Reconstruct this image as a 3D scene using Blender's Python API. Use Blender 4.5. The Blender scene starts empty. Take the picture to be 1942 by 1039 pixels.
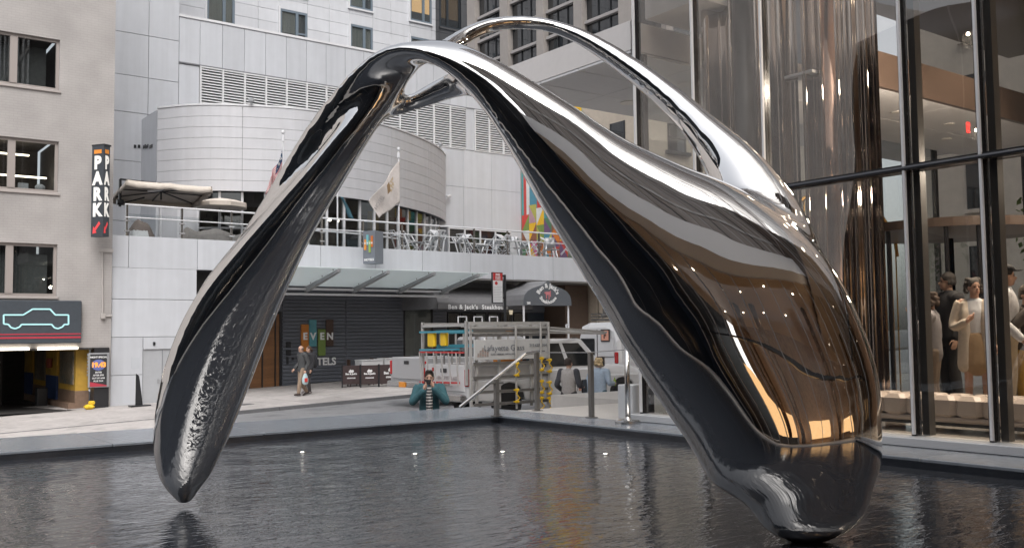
import bpy, math, random
import numpy as np
from mathutils import Vector, Matrix, Euler

S = bpy.context.scene
COL = S.collection
R = math.radians
random.seed(7)

# ------------------------------------------------------------------ camera
# The two horizontal vanishing points of the street grid give the lens and the pose.
FPX, CU, CV = 1820.0, 971.0, 519.5
CAM = Vector((0, 0, 1.25))
_x = Vector((3400 - CU, CV - 605, -FPX)).normalized()
_y = Vector((-370 - CU, CV - 650, -FPX)).normalized()
_z = _x.cross(_y).normalized()
_y = _z.cross(_x).normalized()
ROT = Matrix((_x, _y, _z))                 # camera vector -> world vector
cam_data = bpy.data.cameras.new('camera')
cam_data.lens = 36.0 * FPX / 1942.0
cam_data.clip_start = 0.05
cam_data.clip_end = 600
cam = bpy.data.objects.new('camera', cam_data)
COL.objects.link(cam)
cam.matrix_world = Matrix.Translation(CAM) @ ROT.to_4x4()
S.camera = cam

# ------------------------------------------------------------------ world, sun, exposure
world = bpy.data.worlds.new('World')
S.world = world
world.use_nodes = True
wn, wl = world.node_tree.nodes, world.node_tree.links
SUN_EL, SUN_AZ = R(52), R(205)
bg = wn['Background']
sky = wn.new('ShaderNodeTexSky')
sky.sky_type = 'NISHITA'
sky.sun_disc = False
sky.sun_elevation = SUN_EL
sky.sun_rotation = SUN_AZ
sky.air_density = 1.0
sky.dust_density = 4.0
hsv = wn.new('ShaderNodeHueSaturation')      # an overcast sky keeps little of its blue
hsv.inputs['Saturation'].default_value = 0.22
wl.new(sky.outputs[0], hsv.inputs['Color'])
wl.new(hsv.outputs[0], bg.inputs['Color'])
bg.inputs['Strength'].default_value = 0.15
sun_data = bpy.data.lights.new('sun', 'SUN')
sun_data.energy = 0.6
sun_data.angle = R(40)
sun_data.color = (1.0, 0.97, 0.93)
sun = bpy.data.objects.new('sun', sun_data)
COL.objects.link(sun)
_d = Vector((math.sin(SUN_AZ) * math.cos(SUN_EL), math.cos(SUN_AZ) * math.cos(SUN_EL), math.sin(SUN_EL)))
sun.rotation_euler = _d.to_track_quat('Z', 'Y').to_euler()
S.view_settings.view_transform = 'Standard'
S.view_settings.look = 'None'
S.view_settings.gamma = 1.0
S.view_settings.exposure = 0.82
S.view_settings.use_curve_mapping = False
S.render.engine = 'CYCLES'
S.cycles.max_bounces = 8
S.cycles.glossy_bounces = 5
S.cycles.transparent_max_bounces = 12
S.cycles.transmission_bounces = 6
S.cycles.caustics_reflective = False
S.cycles.caustics_refractive = False
S.cycles.sample_clamp_indirect = 6.0

# ------------------------------------------------------------------ helpers
def ray(u, v):
    return ROT @ Vector((u - CU, CV - v, -FPX))

def at(u, v, X=None, Y=None, Z=None, D=None):
    """the world point seen at a pixel of the photograph, on the given plane (or at depth D)"""
    r = ray(u, v)
    if X is not None: k = (X - CAM.x) / r.x
    elif Y is not None: k = (Y - CAM.y) / r.y
    elif Z is not None: k = (Z - CAM.z) / r.z
    else: k = D / FPX
    return CAM + r * k

def street_z(x):
    return -1.0 + 0.035 * (x - 8.5)

MATS = {}
def col4(c):
    return (c[0], c[1], c[2], 1.0)

def mat(name, color, rough=0.6, metal=0.0, var=0.0, scale=3.0, bump=0.0, bscale=40.0, spec=0.5, emit=None, estr=0.0, dirt=None, stretch=(1, 1, 1), coat=0.0, rnd=0.0, streak=0.0):
    """principled material with two scales of colour variation and fine relief"""
    if name in MATS: return MATS[name]
    m = bpy.data.materials.new(name)
    m.use_nodes = True
    n, l = m.node_tree.nodes, m.node_tree.links
    b = n['Principled BSDF']
    b.inputs['Base Color'].default_value = col4(color)
    b.inputs['Roughness'].default_value = rough
    b.inputs['Metallic'].default_value = metal
    b.inputs['Specular IOR Level'].default_value = spec
    if coat: b.inputs['Coat Weight'].default_value = coat
    if emit:
        b.inputs['Emission Color'].default_value = col4(emit)
        b.inputs['Emission Strength'].default_value = estr
    if var or bump or dirt:
        tc = n.new('ShaderNodeTexCoord')
        mp = n.new('ShaderNodeMapping')
        mp.inputs['Scale'].default_value = stretch
        geo = n.new('ShaderNodeNewGeometry')
        l.new(geo.outputs['Position'], mp.inputs['Vector'])
        if var or dirt:
            t1 = n.new('ShaderNodeTexNoise'); t1.inputs['Scale'].default_value = scale * 0.23; t1.inputs['Detail'].default_value = 6
            t2 = n.new('ShaderNodeTexNoise'); t2.inputs['Scale'].default_value = scale * 3.1; t2.inputs['Detail'].default_value = 5
            l.new(mp.outputs[0], t1.inputs['Vector']); l.new(mp.outputs[0], t2.inputs['Vector'])
            ad = n.new('ShaderNodeMath'); ad.operation = 'ADD'
            l.new(t1.outputs['Fac'], ad.inputs[0]); l.new(t2.outputs['Fac'], ad.inputs[1])
            mr = n.new('ShaderNodeMapRange')
            mr.inputs['From Min'].default_value = 0.7; mr.inputs['From Max'].default_value = 1.3
            mr.inputs['To Min'].default_value = 1 - var; mr.inputs['To Max'].default_value = 1 + var
            l.new(ad.outputs[0], mr.inputs['Value'])
            mx = n.new('ShaderNodeVectorMath'); mx.operation = 'SCALE'
            mx.inputs[0].default_value = color
            l.new(mr.outputs[0], mx.inputs['Scale'])
            out = mx.outputs[0]
            if dirt:
                t3 = n.new('ShaderNodeTexNoise'); t3.inputs['Scale'].default_value = scale * 0.7; t3.inputs['Detail'].default_value = 8
                l.new(mp.outputs[0], t3.inputs['Vector'])
                r3 = n.new('ShaderNodeMapRange'); r3.inputs['From Min'].default_value = 0.52; r3.inputs['From Max'].default_value = 0.72
                l.new(t3.outputs['Fac'], r3.inputs['Value'])
                mc = n.new('ShaderNodeMix'); mc.data_type = 'RGBA'
                l.new(r3.outputs[0], mc.inputs[0]); l.new(out, mc.inputs[6]); mc.inputs[7].default_value = col4(dirt)
                out = mc.outputs[2]
            if streak:                                # faint vertical rain streaks
                m2 = n.new('ShaderNodeMapping'); m2.inputs['Scale'].default_value = (2.2, 2.2, 0.12); l.new(geo.outputs['Position'], m2.inputs['Vector'])
                t5 = n.new('ShaderNodeTexNoise'); t5.inputs['Scale'].default_value = 2.0; t5.inputs['Detail'].default_value = 5; l.new(m2.outputs[0], t5.inputs['Vector'])
                r5 = n.new('ShaderNodeMapRange'); r5.inputs['From Min'].default_value = .35; r5.inputs['From Max'].default_value = .65; r5.inputs['To Min'].default_value = 1-streak; r5.inputs['To Max'].default_value = 1
                l.new(t5.outputs['Fac'], r5.inputs['Value'])
                v5 = n.new('ShaderNodeVectorMath'); v5.operation = 'SCALE'; l.new(out, v5.inputs[0]); l.new(r5.outputs[0], v5.inputs['Scale']); out = v5.outputs[0]
            if rnd:                                   # each panel or slab a slightly different tone
                oi = n.new('ShaderNodeObjectInfo')
                r6 = n.new('ShaderNodeMapRange'); r6.inputs['To Min'].default_value = 1-rnd; r6.inputs['To Max'].default_value = 1+rnd*.5
                l.new(oi.outputs['Random'], r6.inputs['Value'])
                v6 = n.new('ShaderNodeVectorMath'); v6.operation = 'SCALE'; l.new(out, v6.inputs[0]); l.new(r6.outputs[0], v6.inputs['Scale']); out = v6.outputs[0]
            l.new(out, b.inputs['Base Color'])
        if bump:
            t4 = n.new('ShaderNodeTexNoise'); t4.inputs['Scale'].default_value = bscale; t4.inputs['Detail'].default_value = 4
            l.new(mp.outputs[0], t4.inputs['Vector'])
            bp = n.new('ShaderNodeBump'); bp.inputs['Strength'].default_value = bump; bp.inputs['Distance'].default_value = 0.02
            l.new(t4.outputs['Fac'], bp.inputs['Height']); l.new(bp.outputs[0], b.inputs['Normal'])
    MATS[name] = m
    return m

def glass_mat(name, tint=(0.75, 0.78, 0.78), refl=1.0, rough=0.0, wob=0.0, ior=1.5):
    """one thin pane: fresnel mix of a mirror reflection and a tinted see-through"""
    if name in MATS: return MATS[name]
    m = bpy.data.materials.new(name); m.use_nodes = True
    n, l = m.node_tree.nodes, m.node_tree.links
    n.remove(n['Principled BSDF'])
    gl = n.new('ShaderNodeBsdfGlossy'); gl.inputs['Roughness'].default_value = rough
    tr = n.new('ShaderNodeBsdfTransparent'); tr.inputs['Color'].default_value = col4([c**.5 for c in tint])
    fr = n.new('ShaderNodeFresnel')
    gb_ = n.new('ShaderNodeNewGeometry'); ri = n.new('ShaderNodeMapRange')      # same reflectance from both sides of a face
    ri.inputs['To Min'].default_value = ior; ri.inputs['To Max'].default_value = 1/ior
    l.new(gb_.outputs['Backfacing'], ri.inputs['Value']); l.new(ri.outputs[0], fr.inputs['IOR'])
    mu = n.new('ShaderNodeMath'); mu.operation = 'MULTIPLY'; mu.inputs[1].default_value = refl; mu.use_clamp = True
    l.new(fr.outputs[0], mu.inputs[0])
    mx = n.new('ShaderNodeMixShader')
    l.new(mu.outputs[0], mx.inputs[0]); l.new(tr.outputs[0], mx.inputs[1]); l.new(gl.outputs[0], mx.inputs[2])
    l.new(mx.outputs[0], n['Material Output'].inputs['Surface'])
    if wob:
        t = n.new('ShaderNodeTexNoise'); t.inputs['Scale'].default_value = 0.5; t.inputs['Detail'].default_value = 1
        g = n.new('ShaderNodeNewGeometry'); l.new(g.outputs['Position'], t.inputs['Vector'])
        bp = n.new('ShaderNodeBump'); bp.inputs['Strength'].default_value = wob; bp.inputs['Distance'].default_value = 0.1
        l.new(t.outputs['Fac'], bp.inputs['Height'])
        l.new(bp.outputs[0], gl.inputs['Normal'])
    MATS[name] = m
    return m

def mpaint(name, c, **k):
    k.setdefault('rough', 0.55); k.setdefault('var', 0.05); k.setdefault('bump', 0.03)
    return mat(name, c, **k)

def link(o, parent=None):
    COL.objects.link(o)
    if parent is not None: o.parent = parent
    return o

def wloc(o):
    p = Vector((0, 0, 0))
    while o is not None:
        p += o.location; o = o.parent
    return p

def thing(name, label, cat, loc=(0, 0, 0), rz=0.0, group=None):
    o = bpy.data.objects.new(name, None)
    o.empty_display_size = 0.2
    COL.objects.link(o)
    o.location = loc; o.rotation_euler = (0, 0, rz)
    o['label'] = label; o['category'] = cat
    if group: o['group'] = group
    return o

def tag(o, label, cat, group=None):
    o['label'] = label; o['category'] = cat
    if group: o['group'] = group
    return o

class MB:
    """collects faces; build() links them as one mesh object"""
    def __init__(s): s.v = []; s.f = []
    def add(s, vs, fs):
        k = len(s.v); s.v += [tuple(p) for p in vs]; s.f += [tuple(i + k for i in f) for f in fs]; return s
    def box(s, x0, x1, y0, y1, z0, z1):
        if x0 > x1: x0, x1 = x1, x0
        if y0 > y1: y0, y1 = y1, y0
        if z0 > z1: z0, z1 = z1, z0
        return s.add([(x0,y0,z0),(x1,y0,z0),(x1,y1,z0),(x0,y1,z0),(x0,y0,z1),(x1,y0,z1),(x1,y1,z1),(x0,y1,z1)],
                     [(0,3,2,1),(4,5,6,7),(0,1,5,4),(1,2,6,5),(2,3,7,6),(3,0,4,7)])
    def bev(s, x0, x1, y0, y1, z0, z1, b=0.02):
        """box with all its edges chamfered"""
        if x0 > x1: x0, x1 = x1, x0
        if y0 > y1: y0, y1 = y1, y0
        if z0 > z1: z0, z1 = z1, z0
        b = min(b, (x1-x0)*.45, (y1-y0)*.45, (z1-z0)*.45)
        rings = [(z0, b), (z0+b, 0), (z1-b, 0), (z1, b)]
        vs = []; fs = []
        for z, i in rings:
            xa, xb, ya, yb = x0+i, x1-i, y0+i, y1-i
            c = b
            vs += [(xa+c,ya,z),(xb-c,ya,z),(xb,ya+c,z),(xb,yb-c,z),(xb-c,yb,z),(xa+c,yb,z),(xa,yb-c,z),(xa,ya+c,z)]
        for k in range(3):
            for j in range(8):
                a = k*8+j; c2 = k*8+(j+1) % 8
                fs.append((a, c2, c2+8, a+8))
        fs.append(tuple(range(7, -1, -1))); fs.append(tuple(range(24, 32)))
        return s.add(vs, fs)
    def bar(s, p, q, w, h=None, up=(0, 0, 1)):
        """rectangular bar from p to q"""
        p, q = Vector(p), Vector(q); h = w if h is None else h
        d = (q-p).normalized(); u = Vector(up)
        if abs(d.dot(u)) > 0.98: u = Vector((0, 1, 0))
        a = d.cross(u).normalized()*w/2; b = a.normalized().cross(d)*h/2
        vs = [p-a-b, p+a-b, p+a+b, p-a+b, q-a-b, q+a-b, q+a+b, q-a+b]
        return s.add(vs, [(0,3,2,1),(4,5,6,7),(0,1,5,4),(1,2,6,5),(2,3,7,6),(3,0,4,7)])
    def cyl(s, p, q, r, n=12, r2=None, cap=True):
        p, q = Vector(p), Vector(q); r2 = r if r2 is None else r2
        d = (q-p).normalized(); u = Vector((0, 0, 1)) if abs(d.z) < 0.9 else Vector((1, 0, 0))
        a = d.cross(u).normalized(); b = d.cross(a)
        vs = []
        for c, rr in ((p, r), (q, r2)):
            for k in range(n):
                t = 2*math.pi*k/n
                vs.append(c + a*math.cos(t)*rr + b*math.sin(t)*rr)
        fs = [(k, (k+1) % n, n+(k+1) % n, n+k) for k in range(n)]
        if cap: fs += [tuple(range(n-1, -1, -1)), tuple(range(n, 2*n))]
        return s.add(vs, fs)
    def path(s, pts, r, n=8):
        for a, b in zip(pts, pts[1:]):
            s.cyl(a, b, r, n)
        return s
    def lathe(s, c, prof, n=20):
        """profile of (radius, z) turned about a vertical axis at c"""
        c = Vector(c); vs = []; fs = []
        for r, z in prof:
            for k in range(n):
                t = 2*math.pi*k/n
                vs.append((c.x+r*math.cos(t), c.y+r*math.sin(t), c.z+z))
        for i in range(len(prof)-1):
            for k in range(n):
                fs.append((i*n+k, i*n+(k+1) % n, (i+1)*n+(k+1) % n, (i+1)*n+k))
        fs.append(tuple(range(n-1, -1, -1))); fs.append(tuple((len(prof)-1)*n+k for k in range(n)))
        return s.add(vs, fs)
    def ell(s, c, rx, ry, rz, nu=14, nv=9, rot=None):
        c = Vector(c); vs = []; fs = []
        rings = []
        for i in range(1, nv):
            ph = math.pi*i/nv
            for k in range(nu):
                t = 2*math.pi*k/nu
                vs.append(Vector((rx*math.sin(ph)*math.cos(t), ry*math.sin(ph)*math.sin(t), rz*math.cos(ph))))
        top = len(vs); vs.append(Vector((0, 0, rz))); bot = len(vs); vs.append(Vector((0, 0, -rz)))
        for i in range(nv-2):
            for k in range(nu):
                fs.append((i*nu+k, (i+1)*nu+k, (i+1)*nu+(k+1) % nu, i*nu+(k+1) % nu))
        for k in range(nu):
            fs.append((top, k, (k+1) % nu)); fs.append((bot, (nv-2)*nu+(k+1) % nu, (nv-2)*nu+k))
        if rot is not None: vs = [rot @ p for p in vs]
        return s.add([c+p for p in vs], fs)
    def prism(s, poly, fn, a, b):
        """2-D polygon extruded from level a to level b; fn(p, q, level) -> xyz"""
        n = len(poly)
        vs = [fn(p, q, a) for p, q in poly] + [fn(p, q, b) for p, q in poly]
        fs = [tuple(range(n-1, -1, -1)), tuple(range(n, 2*n))]
        fs += [(k, (k+1) % n, n+(k+1) % n, n+k) for k in range(n)]
        return s.add(vs, fs)
    def grid(s, P):
        """quads over a 2-D array of points"""
        h, w = len(P), len(P[0])
        vs = [p for row in P for p in row]
        return s.add(vs, [(i*w+j, i*w+j+1, (i+1)*w+j+1, (i+1)*w+j) for i in range(h-1) for j in range(w-1)])
    def build(s, name, m, parent=None, smooth=False, local=False, kind=None, label=None):
        off = Vector((0, 0, 0)) if (parent is None or local) else wloc(parent)
        me = bpy.data.meshes.new(name)
        me.from_pydata([(p[0]-off.x, p[1]-off.y, p[2]-off.z) for p in s.v], [], s.f)
        me.validate(); me.update()
        fix_normals(me)
        if smooth:
            me.polygons.foreach_set('use_smooth', [True]*len(me.polygons))
        if m is not None: me.materials.append(m)
        o = bpy.data.objects.new(name, me)
        link(o, parent)
        if kind: o['kind'] = kind
        if label: o['label'] = label
        return o

import bmesh
def fix_normals(me):
    if len(me.polygons) > 60000: return
    bm = bmesh.new(); bm.from_mesh(me)
    bmesh.ops.recalc_face_normals(bm, faces=bm.faces)
    bm.to_mesh(me); bm.free()

def text(body, name, m, parent, size, loc, xdir=(1, 0, 0), updir=(0, 0, 1), depth=0.01, bold=0.0, align='CENTER', space=1.0, xscale=1.0, local=False, bend=None):
    """lettering as a thin mesh, standing on the plane spanned by xdir and updir"""
    cu = bpy.data.curves.new(name, 'FONT')
    cu.body = body; cu.size = size; cu.extrude = depth/2; cu.offset = bold
    cu.align_x = align; cu.align_y = 'CENTER'; cu.space_character = space
    cu.resolution_u = 3
    tmp = bpy.data.objects.new('tmp_text', cu); COL.objects.link(tmp)
    dg = bpy.context.evaluated_depsgraph_get(); dg.update()
    me = bpy.data.meshes.new_from_object(tmp.evaluated_get(dg))
    COL.objects.unlink(tmp); bpy.data.objects.remove(tmp)
    X = Vector(xdir).normalized(); U = Vector(updir).normalized(); N = X.cross(U)
    L = Vector(loc); off = Vector((0, 0, 0)) if (parent is None or local) else wloc(parent)
    for v in me.vertices:
        p = v.co.copy()
        if bend:                                   # (radius, sign): letters set round an arc
            rad, sg = bend
            ang = p.x*xscale/rad
            rr = rad + p.y*sg
            q = Vector((math.sin(ang)*rr, sg*(math.cos(ang)*rr - rad), p.z))
            v.co = L + X*q.x + U*q.y + N*q.z - off
        else:
            v.co = L + X*p.x*xscale + U*p.y + N*p.z - off
    me.materials.clear(); me.materials.append(m)
    o = bpy.data.objects.new(name, me)
    link(o, parent)
    return o

def copy_tree(o, parent=None):
    c = o.copy(); COL.objects.link(c)
    if parent is not None: c.parent = parent
    for ch in list(o.children): copy_tree(ch, c)
    return c

def catmull(P, n):
    """resample rows of numbers smoothly, n steps per span"""
    P = np.array(P, float)
    Q = np.vstack([2*P[0]-P[1], P, 2*P[-1]-P[-2]])
    out = []
    for i in range(1, len(Q)-2):
        for k in range(n):
            t = k/n
            out.append(0.5*((2*Q[i]) + (-Q[i-1]+Q[i+1])*t + (2*Q[i-1]-5*Q[i]+4*Q[i+1]-Q[i+2])*t*t + (-Q[i-1]+3*Q[i]-3*Q[i+1]+Q[i+2])*t**3))
    out.append(Q[-2])
    return np.array(out)

def loft(mb, C, W, N, n=28):
    """closed tube through section centres C with half-axis vectors W, N and rounded ends"""
    vs = []; fs = []
    m = len(C)
    for i in range(m):
        for k in range(n):
            t = 2*math.pi*k/n
            vs.append(C[i] + W[i]*math.cos(t) + N[i]*math.sin(t))
    for i in range(m-1):
        for k in range(n):
            fs.append((i*n+k, i*n+(k+1) % n, (i+1)*n+(k+1) % n, (i+1)*n+k))
    fs.append(tuple(range(n-1, -1, -1))); fs.append(tuple((m-1)*n+k for k in range(n)))
    mb.add(vs, fs)

def limb(mb, pts, n=12, steps=4):
    """tapered limb: rows of (x, y, z, r) or (x, y, z, rside, rdepth)"""
    pts = [tuple(p) if len(p) > 4 else tuple(p)+(p[3],) for p in pts]
    P = catmull(pts, steps)
    C = [Vector(p[:3]) for p in P]
    r1 = [max(p[3], .003) for p in P]; r2 = [max(p[4], .003) if len(p) > 4 else max(p[3], .003) for p in P]
    T = [(C[min(i+1, len(C)-1)] - C[max(i-1, 0)]).normalized() for i in range(len(C))]
    ws, ns = [], []
    for i in range(len(C)):
        a = Vector((1, 0, 0)) - T[i]*T[i].x
        if a.length < 0.3: a = Vector((0, 1, 0)) - T[i]*T[i].y
        a.normalize(); b = T[i].cross(a)
        ws.append(a*r1[i]); ns.append(b*r2[i])
    # round both ends
    def end(i, s):
        e = []
        for k in (0.5, 0.87, 1.0):
            c = math.sqrt(max(0.0, 1-k*k))
            e.append((C[i] + T[i]*s*min(r1[i], r2[i])*k, ws[i]*max(c, .05), ns[i]*max(c, .05)))
        return e
    a = end(0, -1)[::-1]; b = end(len(C)-1, 1)
    CC = [x[0] for x in a] + C + [x[0] for x in b]
    WW = [x[1] for x in a] + ws + [x[1] for x in b]
    NN = [x[2] for x in a] + ns + [x[2] for x in b]
    loft(mb, CC, WW, NN, n)

def organic(mb, name, m, parent, voxel, smooth_it=4, factor=0.5, local=True, sub=0):
    """fuse overlapping lofts into one continuous skin (voxel remesh, then smoothing)"""
    me = bpy.data.meshes.new('tmp'); me.from_pydata(mb.v, [], mb.f); me.validate(); fix_normals(me)
    t = bpy.data.objects.new('tmp', me); COL.objects.link(t)
    rm = t.modifiers.new('r', 'REMESH'); rm.mode = 'VOXEL'; rm.voxel_size = voxel; rm.use_smooth_shade = True
    if smooth_it:
        sm = t.modifiers.new('s', 'SMOOTH'); sm.iterations = smooth_it; sm.factor = factor
    if sub:
        sb = t.modifiers.new('u', 'SUBSURF'); sb.levels = sub; sb.render_levels = sub
    dg = bpy.context.evaluated_depsgraph_get(); dg.update()
    out = bpy.data.meshes.new_from_object(t.evaluated_get(dg))
    COL.objects.unlink(t); bpy.data.objects.remove(t)
    out.name = name
    out.polygons.foreach_set('use_smooth', [True]*len(out.polygons))
    out.materials.clear(); out.materials.append(m)
    o = bpy.data.objects.new(name, out)
    link(o, parent)
    return o
# ------------------------------------------------------------------ the mirror-polished sculpture
steel = bpy.data.materials.new('mirror_steel'); steel.use_nodes = True
_b = steel.node_tree.nodes['Principled BSDF']
_b.inputs['Base Color'].default_value = (0.80, 0.79, 0.78, 1)
_b.inputs['Metallic'].default_value = 1.0
_b.inputs['Roughness'].default_value = 0.015

def strand(mb, st, n=36, steps=10):
    """stations (u, v, half width px, depth m, half thickness m, roll deg, crescent)"""
    P = catmull(st, steps)
    C = [at(p[0], p[1], D=p[3]) for p in P]
    L = len(C)
    fw = (ROT @ Vector((0, 0, -1)))
    rows = []
    for i in range(L):
        T = (C[min(i+1, L-1)] - C[max(i-1, 0)]).normalized()
        V = (C[i] - CAM).normalized()
        W = T.cross(V).normalized()
        N = W.cross(T).normalized()
        ro = R(P[i][5]); a = P[i][2]*P[i][3]/FPX; b = P[i][4]
        Wr = W*math.cos(ro) + N*math.sin(ro); Nr = N*math.cos(ro) - W*math.sin(ro)
        rows.append((C[i], T, Wr, Nr, a, b, P[i][6]))
    def sec(c, Wr, Nr, a, b, k):
        out = []
        for j in range(n):
            t = 2*math.pi*j/n
            ct, s_ = math.cos(t), math.sin(t)
            out.append(c + Wr*(a*ct) + Nr*(b*s_ + k*a*(ct*ct - 0.5)))
        return out
    secs = []
    for (k, q) in ((1.0, .05), (.87, .5), (.5, .87)):
        c, T, Wr, Nr, a, b, cr = rows[0]
        secs.append(sec(c - T*min(a, b)*k, Wr, Nr, a*q, b*q, cr*q))
    for (c, T, Wr, Nr, a, b, cr) in rows: secs.append(sec(c, Wr, Nr, a, b, cr))
    for (k, q) in ((.5, .87), (.87, .5), (1.0, .05)):
        c, T, Wr, Nr, a, b, cr = rows[-1]
        secs.append(sec(c + T*min(a, b)*k, Wr, Nr, a*q, b*q, cr*q))
    vs = [p for s_ in secs for p in s_]; m = len(secs)
    fs = [(i*n+j, i*n+(j+1) % n, (i+1)*n+(j+1) % n, (i+1)*n+j) for i in range(m-1) for j in range(n)]
    fs += [tuple(range(n-1, -1, -1)), tuple((m-1)*n+j for j in range(n))]
    mb.add(vs, fs)

sc = MB()
BR = 22
# left leg running up into the inner tube
strand(sc, [(350,940,22,7.75,.10,0,0),(349,905,47,7.74,.20,-10,0),(356,850,64,7.72,.27,-16,0),(369,795,74,7.68,.30,-18,0),(398,700,82,7.58,.31,-18,0),
            (440,600,79,7.46,.29,-18,0),(496,505,64,7.34,.25,-14,0),(556,415,49,7.22,.20,-8,0),(625,319,39,7.08,.18,0,0),(668,258,34,7.0,.15,0,0),
            (708,206,30,6.97,.13,0,0),(740,165,27,6.96,.11,0,0),(770,132,22,6.95,.09,0,0),(803,108,14,6.95,.07,0,0),(840,108,13,6.95,.07,0,0)])
# outer strand, apex and the broad band flowing into the right body
strand(sc, [(440,560,60,7.5,.20,0,0),(492,465,42,7.5,.16,0,0),(533,396,40,7.45,.16,-8,.1),(572,330,40,7.4,.16,-18,.2),(617,258,42,7.3,.14,-30,.3),
            (664,193,44,7.1,.12,-45,.35),(705,140,46,6.98,.10,-60,.35),(748,104,48,6.85,.08,-75,.25),(800,93,50,6.78,.075,-96,.15),(850,104,46,6.72,.09,-120,.1),(890,126,44,6.68,.11,-140,.1),
            (948,172,54,6.66,.15,-156,.08),(1029,250,80,6.62,.20,-160,.05),(1117,343,112,6.60,.27,-160,.02),(1210,426,152,6.57,.34,-159,0),(1306,508,196,6.53,.41,-158,0),
            (1398,606,216,6.46,.46,-180+BR,0),(1464,728,206,6.36,.46,-180+BR,0),(1500,832,182,6.28,.46,-180+BR,0),(1518,876,166,6.25,.43,-180+BR,0),(1530,912,146,6.22,.37,-180+BR,0),(1537,942,120,6.2,.30,-180+BR,0)])
# the rear loop
strand(sc, [(1470,600,110,6.72,.26,0,0),(1457,500,102,6.80,.28,0,0),(1434,408,82,6.92,.26,0,0),(1393,320,56,7.08,.18,0,0),(1330,245,36,7.28,.15,0,0),(1268,186,29,7.45,.12,0,0),(1205,136,25,7.6,.11,0,0),
            (1125,83,20,7.75,.10,0,0),(1060,54,17,7.83,.09,0,0),(1000,43,16,7.85,.09,0,0),(946,46,17,7.8,.09,0,0),(905,57,18,7.7,.09,0,0),
            (866,78,19,7.55,.09,0,0),(832,94,17,7.3,.08,0,0),(800,102,14,7.08,.07,0,0)])
# the short rear strand under the apex
strand(sc, [(722,218,11,7.05,.08,0,0),(766,203,17,7.12,.09,0,0),(808,184,22,7.1,.10,0,0),(848,167,27,7.0,.10,0,0),(892,155,31,6.85,.10,0,0),(950,178,34,6.7,.10,0,0)])
foot = at(352, 955, Z=-0.1)
scul = tag(organic(sc, 'looping_sculpture', steel, None, 0.028, 54, 0.5), 'mirror polished steel sculpture of looping arches standing in the dark pool', 'sculpture')
# ------------------------------------------------------------------ materials
stone = mat('blue_grey_stone', (0.23, 0.255, 0.29), rough=0.22, var=0.12, scale=4, bump=0.04, bscale=90, spec=0.5, rnd=.12)
stone_side = mat('dark_wet_stone', (0.03, 0.034, 0.042), rough=0.15, var=0.2, scale=4, bump=0.05)
asphalt = mat('damp_asphalt', (0.25, 0.25, 0.26), rough=0.45, var=0.14, scale=2.2, bump=0.25, bscale=220, dirt=(0.14, 0.145, 0.15))
pave = mat('pale_pavement', (0.45, 0.42, 0.405), rough=0.7, var=0.16, scale=2.5, bump=0.12, bscale=120, dirt=(0.32, 0.30, 0.29), rnd=.16)
plaza_m = mat('plaza_stone', (0.50, 0.48, 0.46), rough=0.45, var=0.06, scale=3, bump=0.05)
kerb_m = mat('kerb_granite', (0.13, 0.13, 0.135), rough=0.7, var=0.2, scale=6, bump=0.1)
panel_m = mat('hotel_panel', (0.56, 0.575, 0.61), rough=0.42, var=0.035, scale=0.8, bump=0.02, bscale=6, rnd=.06, streak=.07)
panel_w = mat('hotel_siding', (0.62, 0.63, 0.66), rough=0.5, var=0.04, scale=0.9, bump=0.02, rnd=.05, streak=.05)
curve_m = mat('curved_panel', (0.57, 0.57, 0.595), rough=0.45, var=0.04, scale=0.8, bump=0.02, rnd=.05, streak=.06)
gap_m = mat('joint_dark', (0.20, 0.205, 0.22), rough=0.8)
white_metal = mat('white_metal', (0.68, 0.68, 0.70), rough=0.35, var=0.04)
grey_metal = mat('grey_metal', (0.36, 0.365, 0.38), rough=0.35, metal=0.3, var=0.06)
black_metal = mat('black_metal', (0.02, 0.021, 0.024), rough=0.3)
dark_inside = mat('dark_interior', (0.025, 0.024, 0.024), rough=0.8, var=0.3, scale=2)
louvre_m = mat('louvre_slat', (0.68, 0.68, 0.69), rough=0.5, var=0.05)
navy_clad = mat('navy_cladding', (0.13, 0.142, 0.168), rough=0.42, var=0.16, scale=2.0, bump=0.05, stretch=(1, 1, 6))
win_dark = mat('dark_window_glass', (0.02, 0.022, 0.025), rough=0.03, spec=0.9)
blue_frame = mat('blue_grey_frame', (0.16, 0.20, 0.24), rough=0.4)
glass_clear = glass_mat('clear_glass', (0.86, 0.90, 0.89), 1.0)
glass_rail = glass_mat('rail_glass', (0.86, 0.89, 0.90), 1.0)
glass_tint = glass_mat('tinted_glass', (0.74, 0.725, 0.70), 2.6, wob=0.2)
glass_win = glass_mat('window_glass', (0.55, 0.58, 0.58), 1.3)
curtain_m = mat('net_curtain', (0.42, 0.42, 0.40), rough=0.9, var=0.15, scale=6, stretch=(6, 6, 0.5))
bronze = mat('polished_bronze', (0.46, 0.31, 0.235), rough=0.12, metal=1.0, var=0.1)
bronze_d = mat('bronze_panel', (0.085, 0.060, 0.048), rough=0.35, var=0.1)
chrome = mat('brushed_steel', (0.55, 0.54, 0.53), rough=0.22, metal=1.0)
post_steel = mat('dull_steel_post', (0.23, 0.22, 0.21), rough=0.35, metal=0.8)
cream_stone = mat('cream_stone', (0.52, 0.45, 0.37), rough=0.8, var=0.09, scale=1.5, bump=0.1)
brick_m = None

def lamp_mat(name, c, s):
    return mat(name, c, emit=c, estr=s)
lamp_warm = lamp_mat('lit_downlight', (1.0, 0.90, 0.74), 14.0)
lamp_soft = lamp_mat('lit_warm_strip', (1.0, 0.86, 0.66), 5.0)

def struct(o, label=None):
    o['kind'] = 'structure'
    if label: o['label'] = label
    return o

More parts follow.
